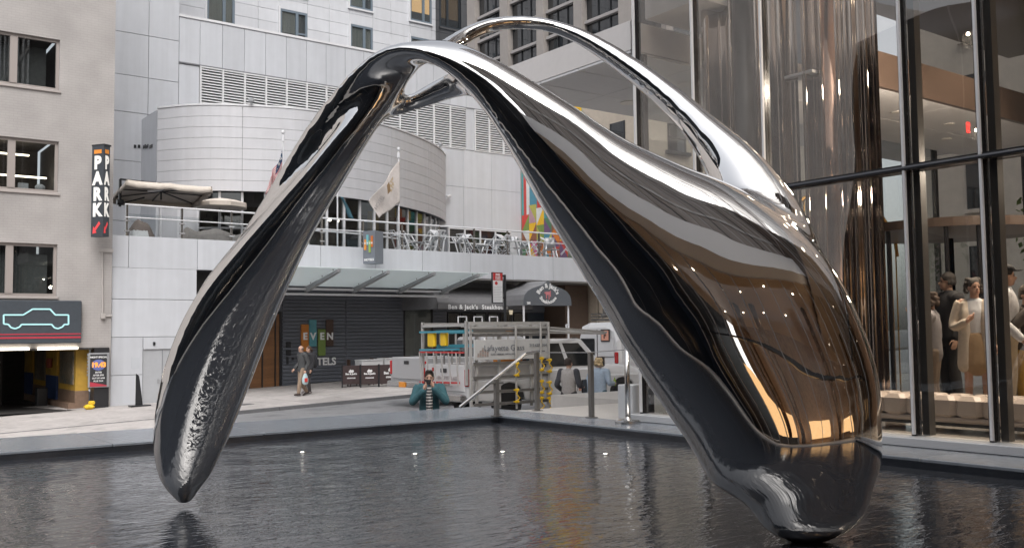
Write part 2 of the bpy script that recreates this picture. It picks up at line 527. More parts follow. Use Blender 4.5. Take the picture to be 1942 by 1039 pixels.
_pc = {}
def piece(name, x0, x1, y0, y1, z0, z1, m, parent, b=0.006):
    """one panel, slab or slat; alike pieces share their mesh"""
    d = (round(x1-x0, 3), round(y1-y0, 3), round(z1-z0, 3), m.name, b)
    me = _pc.get(d)
    if me is None:
        q = MB().bev(0, d[0], 0, d[1], 0, d[2], b)
        me = bpy.data.meshes.new(name); me.from_pydata(q.v, [], q.f); me.update(); fix_normals(me)
        me.materials.append(m); _pc[d] = me
    o = bpy.data.objects.new(name, me)
    link(o, parent)
    off = wloc(parent) if parent is not None else Vector((0, 0, 0))
    o.location = Vector((x0, y0, z0)) - off
    return o

# ------------------------------------------------------------------ ground, street, pavements, pool
STX0, STX1 = -40, 120
def slope_sheet(name, y0, y1, dz, m, x0=STX0, x1=STX1):
    q = MB(); n = 32
    xs = [x0+(x1-x0)*i/n for i in range(n+1)]
    q.grid([[(x, y0, street_z(x)+dz) for x in xs], [(x, y1, street_z(x)+dz) for x in xs]])
    return struct(q.build(name, m))
gq = MB().box(-150, 150, -150, 150, -6.2, -6.0)
struct(gq.build('ground', asphalt))
slope_sheet('road', 18.2, 28.0, -0.10, asphalt)
pv = slope_sheet('pavement_near', 13.0, 18.2, -0.02, pave)
kb = MB()
for y, w in ((18.2, .16), (27.84, .16)):
    for x in np.arange(-20, 60, 2.0):
        a = street_z(x); b_ = street_z(x+1.98)
        kb.add([(x,y,a-.14),(x+1.98,y,b_-.14),(x+1.98,y+w,b_-.14),(x,y+w,a-.14),(x,y,a+.004),(x+1.98,y,b_+.004),(x+1.98,y+w,b_+.004),(x,y+w,a+.004)],
               [(0,3,2,1),(4,5,6,7),(0,1,5,4),(1,2,6,5),(2,3,7,6),(3,0,4,7)])
struct(kb.build('kerb', kerb_m))
# far pavement: slabs with recessed joints
far = slope_sheet('pavement_far', 28.0, 44.0, -0.03, kerb_m)
slabm = {}
def sidewalk_slabs(parent, x0, x1, dx, y0, y1, dy):
    x = x0
    while x < x1-.01:
        y = y0
        while y < y1-.01:
            a, b_ = x+.016, min(x+dx, x1)-.016
            c, d = y+.02, min(y+dy, y1)-.02
            key = (round(b_-a, 3), round(d-c, 3))
            me = slabm.get(key)
            if me is None:
                h = .035*(b_-a)
                me = bpy.data.meshes.new('slab')
                me.from_pydata([(0,0,-.05),(b_-a,0,-.05+h),(b_-a,d-c,-.05+h),(0,d-c,-.05),(0,0,0),(b_-a,0,h),(b_-a,d-c,h),(0,d-c,0)], [],
                               [(0,3,2,1),(4,5,6,7),(0,1,5,4),(1,2,6,5),(2,3,7,6),(3,0,4,7)])
                me.materials.append(pave); slabm[key] = me
            o = bpy.data.objects.new('slab', me); link(o, parent)
            o.location = (a, c, street_z(a) + random.uniform(-.002, .002))
            y += dy
        x += dx
sidewalk_slabs(far, 2.0, 34.0, 1.6, 28.02, 37.2, 1.53)
sidewalk_slabs(pv, 4.0, 24.0, 1.5, 14.2, 18.18, 1.32)
# driveway strip dropping to the road in front of the garage
dw = MB(); dw.grid([[(x, 24.6, street_z(x)-.085) for x in (-2, 4, 8.8)], [(x, 28.0, street_z(x)+.004) for x in (-2, 4, 8.8)], [(x, 33.6, street_z(x)+.006) for x in (-2, 4, 8.8)]])
struct(dw.build('driveway', pave))
manh = MB(); c0 = Vector((12.4, 22.3, street_z(12.4)-.097)); manh.lathe(c0, [(.42, 0), (.42, .006), (.36, .010)], 24)
tag(manh.build('manhole_cover', kerb_m), 'round dark manhole cover set in the grey road', 'manhole cover')
ut = MB(); p0 = at(470, 752, Y=30.0); ut.box(p0.x-.5, p0.x+.1, 29.7, 30.1, street_z(p0.x)-.01, street_z(p0.x)+.012)
tag(ut.build('utility_cover', kerb_m), 'small dark metal cover let into the far pavement', 'cover')

# pool
PX0, PX1, PY0, PY1, WZ = -6.0, 8.82, -1.4, 12.15, -0.10
basin = MB().box(PX0-.1, PX1+.1, PY0-.1, PY1+.1, -0.6, -0.5)
struct(basin.build('pool_floor', stone_side))
wm = bpy.data.materials.new('pool_water'); wm.use_nodes = True
n_, l_ = wm.node_tree.nodes, wm.node_tree.links
b_ = n_['Principled BSDF']
b_.inputs['Base Color'].default_value = (0.040, 0.045, 0.055, 1); b_.inputs['Roughness'].default_value = 0.05
b_.inputs['IOR'].default_value = 1.62; b_.inputs['Specular IOR Level'].default_value = 0.62
g_ = n_.new('ShaderNodeNewGeometry')
mp1 = n_.new('ShaderNodeMapping'); mp1.inputs['Scale'].default_value = (1, 1, 1); mp1.inputs['Rotation'].default_value = (0, 0, R(35))
l_.new(g_.outputs['Position'], mp1.inputs['Vector'])
w1 = n_.new('ShaderNodeTexNoise'); w1.inputs['Scale'].default_value = 9.0; w1.inputs['Detail'].default_value = 3; w1.inputs['Distortion'].default_value = 0.6
w2 = n_.new('ShaderNodeTexNoise'); w2.inputs['Scale'].default_value = 1.7; w2.inputs['Detail'].default_value = 3
mp2 = n_.new('ShaderNodeMapping'); mp2.inputs['Rotation'].default_value = (0, 0, R(-36.4)); mp2.inputs['Scale'].default_value = (.55, 1.5, 1)
l_.new(mp1.outputs[0], w2.inputs['Vector']); l_.new(g_.outputs['Position'], mp2.inputs['Vector']); l_.new(mp2.outputs[0], w1.inputs['Vector'])
am = n_.new('ShaderNodeMath'); am.operation = 'MULTIPLY_ADD'; am.inputs[1].default_value = 2.2
l_.new(w2.outputs['Fac'], am.inputs[0]); l_.new(w1.outputs['Fac'], am.inputs[2])
bw = n_.new('ShaderNodeBump'); bw.inputs['Strength'].default_value = 0.24; bw.inputs['Distance'].default_value = 0.028
l_.new(am.outputs[0], bw.inputs['Height']); l_.new(bw.outputs[0], b_.inputs['Normal'])
wq = MB().grid([[(PX0, PY0, WZ), (PX1, PY0, WZ)], [(PX0, PY1, WZ), (PX1, PY1, WZ)]])
struct(wq.build('water', wm))
# pool rim: separate coping stones round the water
rim = struct(MB().box(PX0-2, PX1, PY1+.06, 13.9, -1.5, -.035).build('pool_rim_bed', stone_side))
rim.name = 'pool_rim'
for i in range(8):
    x0 = PX1 - 1.9*(i+1) + (0.0); x1 = x0 + 1.9
    piece('coping_stone', x0+.004, x1-.004 + (0 if i else 0.0), PY1, 13.92, -.035, 0, stone, rim, .006)
rim2 = struct(MB().box(PX1, 9.62, PY0-2, 13.9, -1.5, -.035).build('pool_edge', stone_side))
y = 13.92
while y > -2:
    piece('coping_stone', PX1+.002, 9.60, max(y-1.75, -3)+.004, y-.004, -.035, 0.0, stone, rim2, .006); y -= 1.75
rs = struct(MB().box(PX0-.1, PX1, PY0-1.6, PY0, -1.5, 0).build('pool_rim_south', plaza_m))
rw = struct(MB().box(PX0-2, PX0, PY0-1.6, PY1+.05, -1.5, 0).build('pool_rim_west', plaza_m))
# inner wet wall of the rim
rwi = struct(MB().box(PX0, PX1-.002, PY1-.012, PY1+.05, -.5, -.036).box(PX1-.012, PX1+.02, PY0, PY1-.02, -.5, -.036).build('pool_wall', stone_side))
# plaza deck east of the pool, in front of the glass lobby
pl = struct(MB().box(9.604, 12.6, 10.0, 12.7, -1.5, -.04).build('plaza', plaza_m))
for i in range(2):
    for j in range(2):
        piece('paving_slab', 9.61+i*1.49, 9.61+(i+1)*1.49-.006, 10.0+j*1.35, 10.0+(j+1)*1.35-.006, -.04, .002, plaza_m, pl, .004)
struct(MB().box(12.61, 40, -30, 15.5, -1.5, -.01).build('lobby_ground', plaza_m))
struct(MB().box(-30, 12.6, -30, PY0-1.61, -1.5, -.002).build('plaza_south', plaza_m))
# small glowing discs added on the water to imitate glints of downlights
for i, (u, v) in enumerate(((573, 858), (787, 861), (953, 857), (1148, 861))):
    p = at(u, v, Z=WZ)
    fx = thing('pool_light', ['leftmost of the lit spots in the pool, nearest the left leg', 'lit spot in the pool below the man in the teal jacket', 'faint lit spot in the pool below the rim corner', 'rightmost lit spot in the pool, beside the right leg'][i], 'pool light', (p.x, p.y, WZ), group='lit spots in the pool')
    MB().lathe((p.x, p.y, WZ-.02), [(.045, 0), (.045, .022), (.038, .028)], 14).build('housing', chrome, fx)
    MB().ell((p.x, p.y, WZ+.009), .022, .022, .004, 10, 6).build('lens', lamp_mat('pool_lens', (1, .95, .85), 3.0), fx)  # the glint's brightness is put in as glow
# ------------------------------------------------------------------ the hotel across the street
HY, TY, EY = 34.0, 41.0, 37.2          # parapet plane, tall wall plane, recessed ground floor plane
PZ0, PZ1 = 3.68, 4.77                  # terrace parapet
hotel = thing('hotel_building', 'pale grey panelled hotel with a curved upper storey and terrace across the street', 'building', (18, 41, -1))
xs_p = [8.62, 9.16, 11.52, 13.9, 16.3, 18.7, 20.9, 23.3, 25.6, 27.9, 30.2, 31.45]
core = MB()
core.box(8.62, 31.45, HY+.06, 45, PZ0+.02, 4.2)          # terrace slab
core.box(8.62, 31.45, HY+.06, HY+.3, PZ0+.02, PZ1-.03)
core.box(8.62, 11.5, HY+.06, HY+.5, -1.6, PZ0)
core.box(8.62, 31.45, TY+.06, TY+.6, 4.2, 15.2)
core.box(13.0, 30.2, TY+.06, 60, 14.9, 15.05)
core.box(8.62, 12.9, TY+.06, TY+4, 15, 30)
core.build('structure_core', gap_m, hotel)
# ground floor and parapet panels
for a, b in zip(xs_p, xs_p[1:]):
    piece('panel', a+.008, b-.008, HY, HY+.06, PZ0, PZ1, panel_m, hotel)
zrows = [-1.3, .03, 1.31, 2.60, PZ0-.0]
xdoor = (at(272, 640, Y=HY).x, at(340, 640, Y=HY).x)
for r_, (z0, z1) in enumerate(zip(zrows, zrows[1:])):
    if r_ >= 2:
        piece('panel', 8.62+.008, (11.5 if r_ == 3 else 11.5), HY, HY+.06, z0+.008, z1-.008, panel_m, hotel)
    else:
        piece('panel', 8.62+.008, xdoor[0]-.02, HY, HY+.06, z0+.008, z1-.008, panel_m, hotel)
        if r_ == 1:
            piece('panel', xdoor[0]+.0, 12.6, HY, HY+.06, z1-.42, z1-.008, panel_m, hotel)
piece('panel', 11.0, 12.6, HY, HY+.06, -1.3, 0.88, panel_m, hotel)
piece('panel', 11.52, 12.6, HY, HY+.06, 1.32, 1.9, panel_m, hotel)
# service door
sd = MB().box(xdoor[0], 11.0, HY+.05, HY+.10, -1.1, .88).build('door', mat('service_door_grey', (.40, .41, .43), rough=.5, var=.04), hotel)
xm = (xdoor[0]+11.0)/2
MB().box(xm-.008, xm+.008, HY+.035, HY+.05, -1.05, .86).build('door_seam', gap_m, sd)
for sx in (-.13, .13):
    MB().bev(xm+sx-.035, xm+sx+.035, HY+.02, HY+.05, -.28, -.14, .008).build('handle', grey_metal, sd)
for sx in (-.30, .42):
    MB().bev(xm+sx-.04, xm+sx+.04, HY-.04, HY+.02, 1.02, 1.14, .01).build('wall_lamp_housing', black_metal, hotel)
nz = at(257, 690, Y=HY)
MB().box(nz.x-.13, nz.x+.13, HY-.012, HY, nz.z-.15, nz.z+.22).build('notice', mat('notice_paper', (.5, .52, .55)), hotel)
# dark opening beside the leg, then the soffit and the recessed ground floor
MB().box(11.52, 12.6, HY+.5, HY+.55, -1.2, PZ0-.02).build('dark_opening', dark_inside, hotel)
so = MB().box(12.62, 31.4, HY+.02, EY, PZ0-.06, PZ0+.01).build('soffit', mat('soffit_grey', (.22, .215, .21), rough=.5, var=.05), hotel)
# upper left wall panels on the tall wall plane
xl = [8.62, 10.25, 11.75, 13.02]
zl = [4.2, 6.1, 8.6, 10.65, 12.2, 14.0, 16.2, 18.6, 21.2]
for a, b in zip(xl, xl[1:]):
    for c, d in zip(zl, zl[1:]):
        piece('panel', a+.01, b-.01, TY, TY+.06, c+.01, d-.01, panel_m, hotel)
for k in range(5):
    uu = 256+k*7.6+(3 if k == 2 else 0)
    if uu < 266:
        vx = at(uu, 278, Y=TY); MB().bev(vx.x-.05, vx.x+.05, TY-.03, TY, vx.z-.07, vx.z+.07, .01).build('vent', black_metal, hotel)
    else:
        vx = at(uu, 278, X=11.49); MB().bev(11.47, 11.5, vx.y-.18, vx.y+.18, vx.z-.07, vx.z+.07, .01).build('vent', black_metal, hotel)
# band over the louvres: wide panels in two courses
NB = 15; xb0, xb1 = 13.02, 30.2
bx = [13.02, 13.92] + [13.92+1.0*k for k in range(1, 17)] + [30.2]
for a, b in zip(bx, bx[1:]):
    piece('panel', a+.008, b-.008, TY-.02, TY+.05, 13.12, 15.08, panel_m, hotel)
MB().box(13.0, 30.22, TY-.06, TY+.4, 15.09, 15.2).build('cornice', white_metal, hotel)
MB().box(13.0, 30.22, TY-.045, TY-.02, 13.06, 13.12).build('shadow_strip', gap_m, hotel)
# louvres
def louvre(x0, x1, z0, z1):
    f = MB()
    f.box(x0, x0+.07, TY-.07, TY+.03, z0, z1); f.box(x0+.07, x1, TY-.05, TY+.03, z0, z0+.05); f.box(x0+.07, x1, TY-.05, TY+.03, z1-.05, z1)
    fo = f.build('louvre_frame', louvre_m, hotel)
    s = MB(); n = 17
    for k in range(n):
        z = z0+.06+(z1-z0-.12)*(k+.5)/n
        s.add([(x0+.07, TY-.045, z-.033), (x1, TY-.045, z-.033), (x1, TY+.045, z+.045), (x0+.07, TY+.045, z+.045),
               (x0+.07, TY-.045, z-.018), (x1, TY-.045, z-.018), (x1, TY+.045, z+.06), (x0+.07, TY+.045, z+.06)],
              [(0,3,2,1),(4,5,6,7),(0,1,5,4),(1,2,6,5),(2,3,7,6),(3,0,4,7)])
    so_ = s.build('slats', louvre_m, fo, kind='stuff')
for k in range(14):
    louvre(13.92+k*.997, 13.92+(k+1)*.997, 10.86, 13.06)
for k in range(3):
    louvre(28.42+k*.93, 28.42+(k+1)*.93, 10.86, 13.06)
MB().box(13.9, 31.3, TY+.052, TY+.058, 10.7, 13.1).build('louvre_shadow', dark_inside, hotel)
piece('panel', 27.9, 28.40, TY-.02, TY+.05, 10.88, 13.08, panel_m, hotel)
piece('panel', 13.03, 13.90, TY-.0, TY+.05, 10.7, 13.04, panel_m, hotel)
for a, b in ((26.0, 27.7), (27.7, 29.5), (29.5, 31.45)):
    piece('panel', a+.006, b-.006, TY-.02, TY+.05, 8.9, 10.85, panel_m, hotel)
    piece('panel', a+.006, b-.006, TY-.02, TY+.05, 6.75, 8.89, panel_m, hotel)
# upper storeys: lapped siding set well back, with windows
UY = 50.0
uw = MB().box(13.0, 36.9, UY+.1, UY+.4, 15, 30).build('upper_wall', gap_m, hotel)
wins = [(17.32, 18.87, 17.75, 20.0), (21.47, 23.14, 17.75, 19.68), (25.85, 27.35, 17.75, 19.62), (29.95, 31.52, 17.75, 19.62),
        (21.47, 23.14, 20.6, 22.8), (25.80, 27.36, 20.60, 22.8), (29.93, 31.52, 20.6, 22.8), (34.05, 35.62, 20.6, 22.6), (34.05, 35.62, 17.75, 19.62), (17.32, 18.87, 20.6, 22.8)]
colx = sorted(set([13.0, 15.1, 17.32, 18.87, 20.2, 21.47, 23.14, 24.5, 25.83, 27.36, 28.6, 29.94, 31.52, 32.8, 34.05, 35.62, 36.9]))
z = 15.2
lap = 0.72
while z < 25:
    for a, b in zip(colx, colx[1:]):
        segs = [(z, z+lap-.012)]
        for (wx0, wx1, wz0, wz1) in wins:
            if a >= wx0-.05 and b <= wx1+.05:
                ns = []
                for s0, s1 in segs:
                    if s1 <= wz0 or s0 >= wz1: ns.append((s0, s1)); continue
                    if s0 < wz0-.03: ns.append((s0, wz0))
                    if s1 > wz1+.03: ns.append((wz1, s1))
                segs = ns
        for s0, s1 in segs:
            piece('siding_board', a+.005, b-.005, UY, UY+.09, s0, s1, panel_w, hotel, .01)
    z += lap
for i, (wx0, wx1, wz0, wz1) in enumerate(wins):
    w = MB()
    w.box(wx0-.10, wx0, UY-.10, UY+.1, wz0-.1, wz1+.1).box(wx0, wx1, UY-.10, UY+.1, wz0-.1, wz0)
    fo = w.build('window', white_metal, hotel)
    g = MB()
    t = .13
    g.box(wx0, wx0+t, UY+.0, UY+.08, wz0, wz1).box(wx1-t, wx1, UY, UY+.08, wz0, wz1).box(wx0+t, wx1-t, UY, UY+.08, wz1-t, wz1).box(wx0+t, wx1-t, UY, UY+.08, wz0, wz0+t)
    xm_ = wx0+(wx1-wx0)*.62
    g.box(xm_-.08, xm_+.08, UY-.01, UY+.08, wz0+t, wz1-t)
    if i % 3 == 1: g.box(xm_+.08, wx1-t, UY, UY+.07, wz0+.62, wz0+.72)
    g.build('sash', blue_frame, fo)
    MB().box(wx0+t, wx1-t, UY+.05, UY+.06, wz0+t, wz1-t).build('pane', glass_win, fo)
    back = curtain_m if i != 6 else mat('warm_room', (.55, .36, .2), emit=(1, .62, .3), estr=.5)
    h0 = (.05, .5, .25, .35, .1)[i % 5]
    MB().box(wx0+t, wx1-t-(.4 if i % 2 else 0), UY+.085, UY+.095, wz0+t+h0, wz1-t).build('curtain', back, fo)
# curved upper storey
cpts = catmull([(11.5, 38.8), (12.5, 37.5), (13.9, 36.6), (16.8, 35.75), (20.4, 36.5), (23.4, 38.1), (25.3, 39.6), (26.6, 41.0)], 8)
dl = np.r_[0, np.cumsum(np.hypot(np.diff(cpts[:, 0]), np.diff(cpts[:, 1])))]
CL = dl[-1]
def cv(s, off=0.0):
    x = np.interp(s, dl, cpts[:, 0]); y = np.interp(s, dl, cpts[:, 1])
    e = .05; dx = np.interp(min(s+e, CL), dl, cpts[:, 0])-np.interp(max(s-e, 0), dl, cpts[:, 0]); dy = np.interp(min(s+e, CL), dl, cpts[:, 1])-np.interp(max(s-e, 0), dl, cpts[:, 1])
    L_ = math.hypot(dx, dy); return (x + dy/L_*off, y - dx/L_*off)      # off > 0 moves outwards
def curved_slab(s0, s1, z0, z1, o0, o1, n=10):
    q = MB(); A = []
    for k in range(n+1):
        s = s0+(s1-s0)*k/n; a = cv(s, o0); b = cv(s, o1)
        A.append((a, b))
    vs = []
    for (a, b) in A: vs += [(a[0], a[1], z0), (b[0], b[1], z0), (b[0], b[1], z1), (a[0], a[1], z1)]
    fs = [(0, 1, 2, 3), (4*n+3, 4*n+2, 4*n+1, 4*n)]
    for k in range(n):
        p = 4*k
        for j in range(4): fs.append((p+j, p+4+j, p+4+(j+1) % 4, p+(j+1) % 4))
    q.add(vs, fs); return q
curved_slab(0.02, CL-.02, 7.05, 10.30, -.35, -.03, 40).build('curved_wall_core', gap_m, hotel)
zc = np.linspace(7.02, 10.42, 9); ncol = 5
for i in range(8):
    for j in range(ncol):
        s0, s1 = CL*j/ncol+.008, CL*(j+1)/ncol-.008
        curved_slab(s0, s1, zc[i]+.006, zc[i+1]-.006, -.03, 0.02, 9).build('curved_panel', curve_m, hotel, smooth=False)
curved_slab(0, CL, 10.43, 10.50, -.5, .05, 40).build('coping', white_metal, hotel)
q = MB(); tp = [cv(CL*k/30, -.4) for k in range(31)]
q.prism([(p[0], p[1]) for p in tp]+[(26.6, 41.0), (12.0, 41.0)], lambda a, b, l: (a, b, l), 10.36, 10.42); q.build('curved_roof', gap_m, hotel)
MB().box(11.5, 11.62, 38.9, 41, 4.2, 10.4).build('curved_side_wall', panel_m, hotel)
for s in (3.9, 9.6, CL-1.9):
    a = cv(s, .1); MB().lathe((a[0], a[1], 10.5), [(.05, 0), (.05, .06), (.12, .10), (.12, .2), (.05, .26)], 12).build('roof_lamp', grey_metal, hotel)
# terrace glazing under the curve: mullions, rails and panes one by one
nm = 20
for k in range(nm+1):
    s = CL*k/nm; s = min(max(s, .04), CL-.04)
    curved_slab(max(s-.045, 0), min(s+.045, CL), 4.2, 7.02, -.30, -.18, 1).build('mullion', white_metal, hotel)
for k in range(nm):
    s0, s1 = CL*k/nm+.045, CL*(k+1)/nm-.045
    solid = k in (0, 1)
    if solid:
        curved_slab(s0, s1, 4.2, 7.0, -.28, -.2, 2).build('panel', curve_m, hotel)
        continue
    curved_slab(s0, s1, 5.55, 5.62, -.29, -.2, 1).build('rail_bar', white_metal, hotel)
    curved_slab(s0, s1, 4.2, 5.55, -.25, -.24, 1).build('pane', glass_win, hotel)
    curved_slab(s0, s1, 5.62, 7.02, -.25, -.24, 1).build('pane', glass_win, hotel)
q = MB(); q.prism([(p[0], p[1]) for p in [cv(CL*k/30, -3.2) for k in range(8, 26)]], lambda a, b, l: (a, b, l), 4.22, 4.24); q.build('inner_floor', mat('terrace_floor_in', (.12, .10, .09)), hotel)
MB().box(12.6, 25.8, 40.6, 40.7, 4.2, 7.0).build('inner_back_wall', mat('inner_wall', (.10, .085, .075), var=.3, scale=3), hotel)
for k in range(6):
    a = cv(6.5+k*1.6, -1.2)
    MB().box(a[0]-.4, a[0]+.1, a[1], a[1]+.12, 4.25, 4.25+[2.5, .9, 1.2, 2.6, 1.0, 2.2][k]).build('inner_column', mat('inner_col%d' % (k % 3), [(.30, .2, .05), (.25, .23, .21), (.09, .13, .14)][k % 3]), hotel)
for (u, v) in ((626, 417), (641, 419), (622, 417)):
    p = at(u, v, Y=37.6); MB().ell((p.x, p.y, p.z), .045, .045, .06, 8, 6).build('pendant_bulb', lamp_warm, hotel)
# flat glazed strip on the terrace, right of the curve
for k in range(4):
    x0 = 26.75+k*.98
    MB().box(x0-.04, x0+.04, TY-.08, TY+.05, 4.2, 6.72).build('mullion', white_metal, hotel)
    MB().box(x0+.04, x0+.94, TY-.06, TY+.04, 5.95, 6.02).build('rail_bar', white_metal, hotel)
    MB().box(x0+.04, x0+.94, TY-.02, TY-.01, 4.2, 5.95).build('pane', win_dark, hotel)
    MB().box(x0+.04, x0+.94, TY-.02, TY-.01, 6.02, 6.7).build('pane', win_dark, hotel)
MB().box(26.7, 30.7, TY-.09, TY+.05, 6.68, 6.76).build('window_head', white_metal, hotel)
piece('panel', 30.68, 31.45, TY-.02, TY+.05, 4.2, 6.74, panel_m, hotel)
# terrace railing: posts, glass and two rails
rail = thing('terrace_railing', 'steel and glass railing along the hotel terrace', 'railing', (18, HY+.15, PZ1))
rx = [9.12, 11.0, 12.8, 14.65, 16.4, 18.2, 20.0, 21.8, 23.6, 25.4, 27.2, 29.0, 30.8]
for a in rx:
    MB().box(a-.035, a+.035, HY+.10, HY+.16, 4.5, 5.86).build('post', chrome, rail)
    for zz in (4.95, 5.3): MB().cyl((a-.1, HY+.09, zz), (a+.1, HY+.09, zz), .028, 8).build('clamp', chrome, rail)
for a, b in zip(rx, rx[1:]):
    MB().box(a+.06, b-.06, HY+.12, HY+.132, 4.78, 5.55).build('glass_panel', glass_rail, rail)
MB().cyl((9.05, HY+.13, 5.86), (31.3, HY+.13, 5.86), .035, 8).build('top_rail', white_metal, rail)
MB().cyl((9.05, HY+.10, 5.42), (31.3, HY+.10, 5.42), .022, 8).build('middle_rail', white_metal, rail)

# ---- recessed navy ground floor with its lettering
nv = MB()
base = MB().box(13.0, 31.4, EY+.06, EY+.5, -1.4, PZ0-.06).build('ground_floor_core', gap_m, hotel)
xdo = at(534, 700, Y=EY).x
xv = [xdo+.02, at(656, 600, Y=EY).x, at(766, 600, Y=EY).x]
def ribbed(x0, x1, z0=-1.1, z1=PZ0-.08):
    q = MB(); z = z0; h = .15
    while z < z1-.02:
        t = min(z+h-.018, z1); q.bev(x0, x1, EY, EY+.06, z, t, .012); z += h
    o = q.build('ribbed_cladding', navy_clad, hotel, kind='stuff'); return o
for a, b in zip(xv, xv[1:]): ribbed(a+.015, b-.015)
xw1 = at(818, 600, Y=EY).x
ribbed(xv[2]+.02, xw1, 2.62)
q = MB().box(xv[2]+.06, xw1, EY+.045, EY+.055, -.9, 2.6); q.build('curtained_glass', curtain_m, hotel)
MB().box(xv[2]+.04, xw1+.02, EY-.0, EY+.012, -.9, 2.6).build('pane', glass_win, hotel)
MB().box(xv[2]+.0, xv[2]+.05, EY-.02, EY+.05, -.9, 2.62).box(xw1, xw1+.08, EY-.02, EY+.05, -.9, 2.62).box(xv[2]+.05, xw1, EY-.015, EY+.05, 2.57, 2.61).build('window_frame', black_metal, hotel)
ribbed(xw1+.1, 24.1)
# wooden entrance door left of the wall
wd = mat('warm_wood_door', (.22, .105, .045), rough=.35, var=.25, scale=3, stretch=(1, 1, 9))
x0d = at(470, 700, Y=EY).x
dr = MB().box(x0d, xdo-.1, EY+.02, EY+.06, -.85, 2.2).build('door', wd, hotel)
for k in range(3):
    MB().box(x0d+.03+k*.55, x0d+.08+k*.55, EY-.02, EY+.02, -.85, 2.2).build('door_stile', black_metal, dr)
MB().box(x0d, xdo-.1, EY-.03, EY+.02, 2.2, 2.3).box(xdo-.1, xdo, EY-.03, EY+.05, -1.1, 2.3).build('door_frame', black_metal, hotel)
MB().box(13.05, x0d, EY+.0, EY+.05, -1.1, PZ0-.1).box(x0d+.001, xdo, EY+.0, EY+.05, 2.31, PZ0-.1).build('dark_wall_panel', navy_clad, hotel)
for (u, v, a, b) in ((547, 653, .11, .12), (547, 668, .11, .12), (545, 683, .05, .16), (555, 680, .05, .06)):
    p = at(u, v, Y=EY); MB().bev(p.x-a, p.x+a, EY-.03, EY-.0, p.z-b, p.z+b, .01).build('wall_plate', black_metal, hotel)
# the four coloured boards with EVEN, and HOTELS below
sign = thing('hotel_wall_sign', 'four coloured upright boards lettered EVEN with HOTELS below on the navy wall', 'sign', (17.6, EY, 1.2))
lett_w = mat('white_lettering', (.80, .80, .80), rough=.4)
for (u0, u1, v0, v1, c, ch) in ((570, 584, 615, 666, (.55, .20, .035), 'E'), (585, 599, 606, 657, (.10, .30, .34), 'V'), (602, 616, 624, 674, (.17, .25, .06), 'E'), (617, 631, 606, 656, (.075, .043, .03), 'N')):
    a = at(u0, v0, Y=EY); b = at(u1, v1, Y=EY)
    bo = MB().bev(a.x, b.x, EY-.09, EY-.01, b.z, a.z, .012).build('board', mat('board_'+str(c[0])+str(u0), c, rough=.45, var=.08), sign)
    p = at((u0+u1)/2, 638, Y=EY)
    text(ch, 'letter', lett_w, sign, .40, ((a.x+b.x)/2, EY-.096, p.z), bold=.016)
p = at(606, 686, Y=EY)
text('HOTELS', 'lettering', lett_w, sign, .43, (p.x-.03, EY-.02, p.z), bold=.012, depth=.03)
# brown soffit and wall by the restaurant, its windows and door
brown = mat('brown_render', (.105, .072, .055), rough=.6, var=.12, scale=1.5)
rb = thing('steakhouse_building', 'dark recessed restaurant front with curtained windows under a curved awning', 'building', (27, EY, -.5))
for a, b, m_ in ((24.12, 24.6, navy_clad), (24.6, 25.5, navy_clad), (25.5, 26.8, navy_clad), (26.8, 28.6, navy_clad), (28.6, 31.3, navy_clad)):
    MB().box(a+.01, b-.01, EY-.0, EY+.055, 2.35, PZ0-.08).build('wall_panel', m_, rb)
for a, b, cu in ((24.2, 24.9, 0), (24.98, 25.65, 0), (25.73, 26.4, 1), (26.48, 27.1, 1), (27.2, 27.9, 0), (28.0, 28.8, 0)):
    f = MB().box(a, a+.05, EY-.02, EY+.05, -.9, 2.3).box(b-.05, b, EY-.02, EY+.05, -.9, 2.3).box(a+.05, b-.05, EY-.02, EY+.05, 2.24, 2.3).box(a+.05, b-.05, EY-.02, EY+.05, 0.1, .2).build('window', black_metal, rb)
    MB().box(a+.05, b-.05, EY, EY+.01, .2, 2.24).build('pane', glass_win, f)
    MB().box(a+.05, b-.05, EY+.035, EY+.045, -.9, 2.24).build('curtain', curtain_m if cu else mat('dim_bottles', (.05, .03, .022), var=.6, scale=9), f)
MB().box(28.85, 29.9, EY-.0, EY+.04, -.9, 2.3).build('door', mat('dark_blue_door', (.03, .04, .055), rough=.4), rb)
MB().box(29.95, 31.4, EY-1.6, EY+.05, -1, PZ0-.08).build('pier', brown, rb)
for uu in (24.4, 26.3, 28.2): MB().lathe((uu, EY-1.2, PZ0-.10), [(.09, 0), (.09, .035)], 14).build('downlight', lamp_soft, rb)
# sconce
p = at(969, 590, Y=EY-.15)
sc_ = thing('wall_lantern', 'pale wall lantern left of the awning posts', 'lantern', (p.x, p.y, p.z))
MB().cyl((p.x, p.y, p.z-.16), (p.x, p.y, p.z+.16), .07, 8, .12).build('shade', mat('frosted_lamp', (.7, .65, .55), rough=.5, emit=(1, .85, .6), estr=.25), sc_)
MB().box(p.x-.02, p.x+.02, p.y, p.y+.15, p.z+.16, p.z+.22).build('bracket', black_metal, sc_)
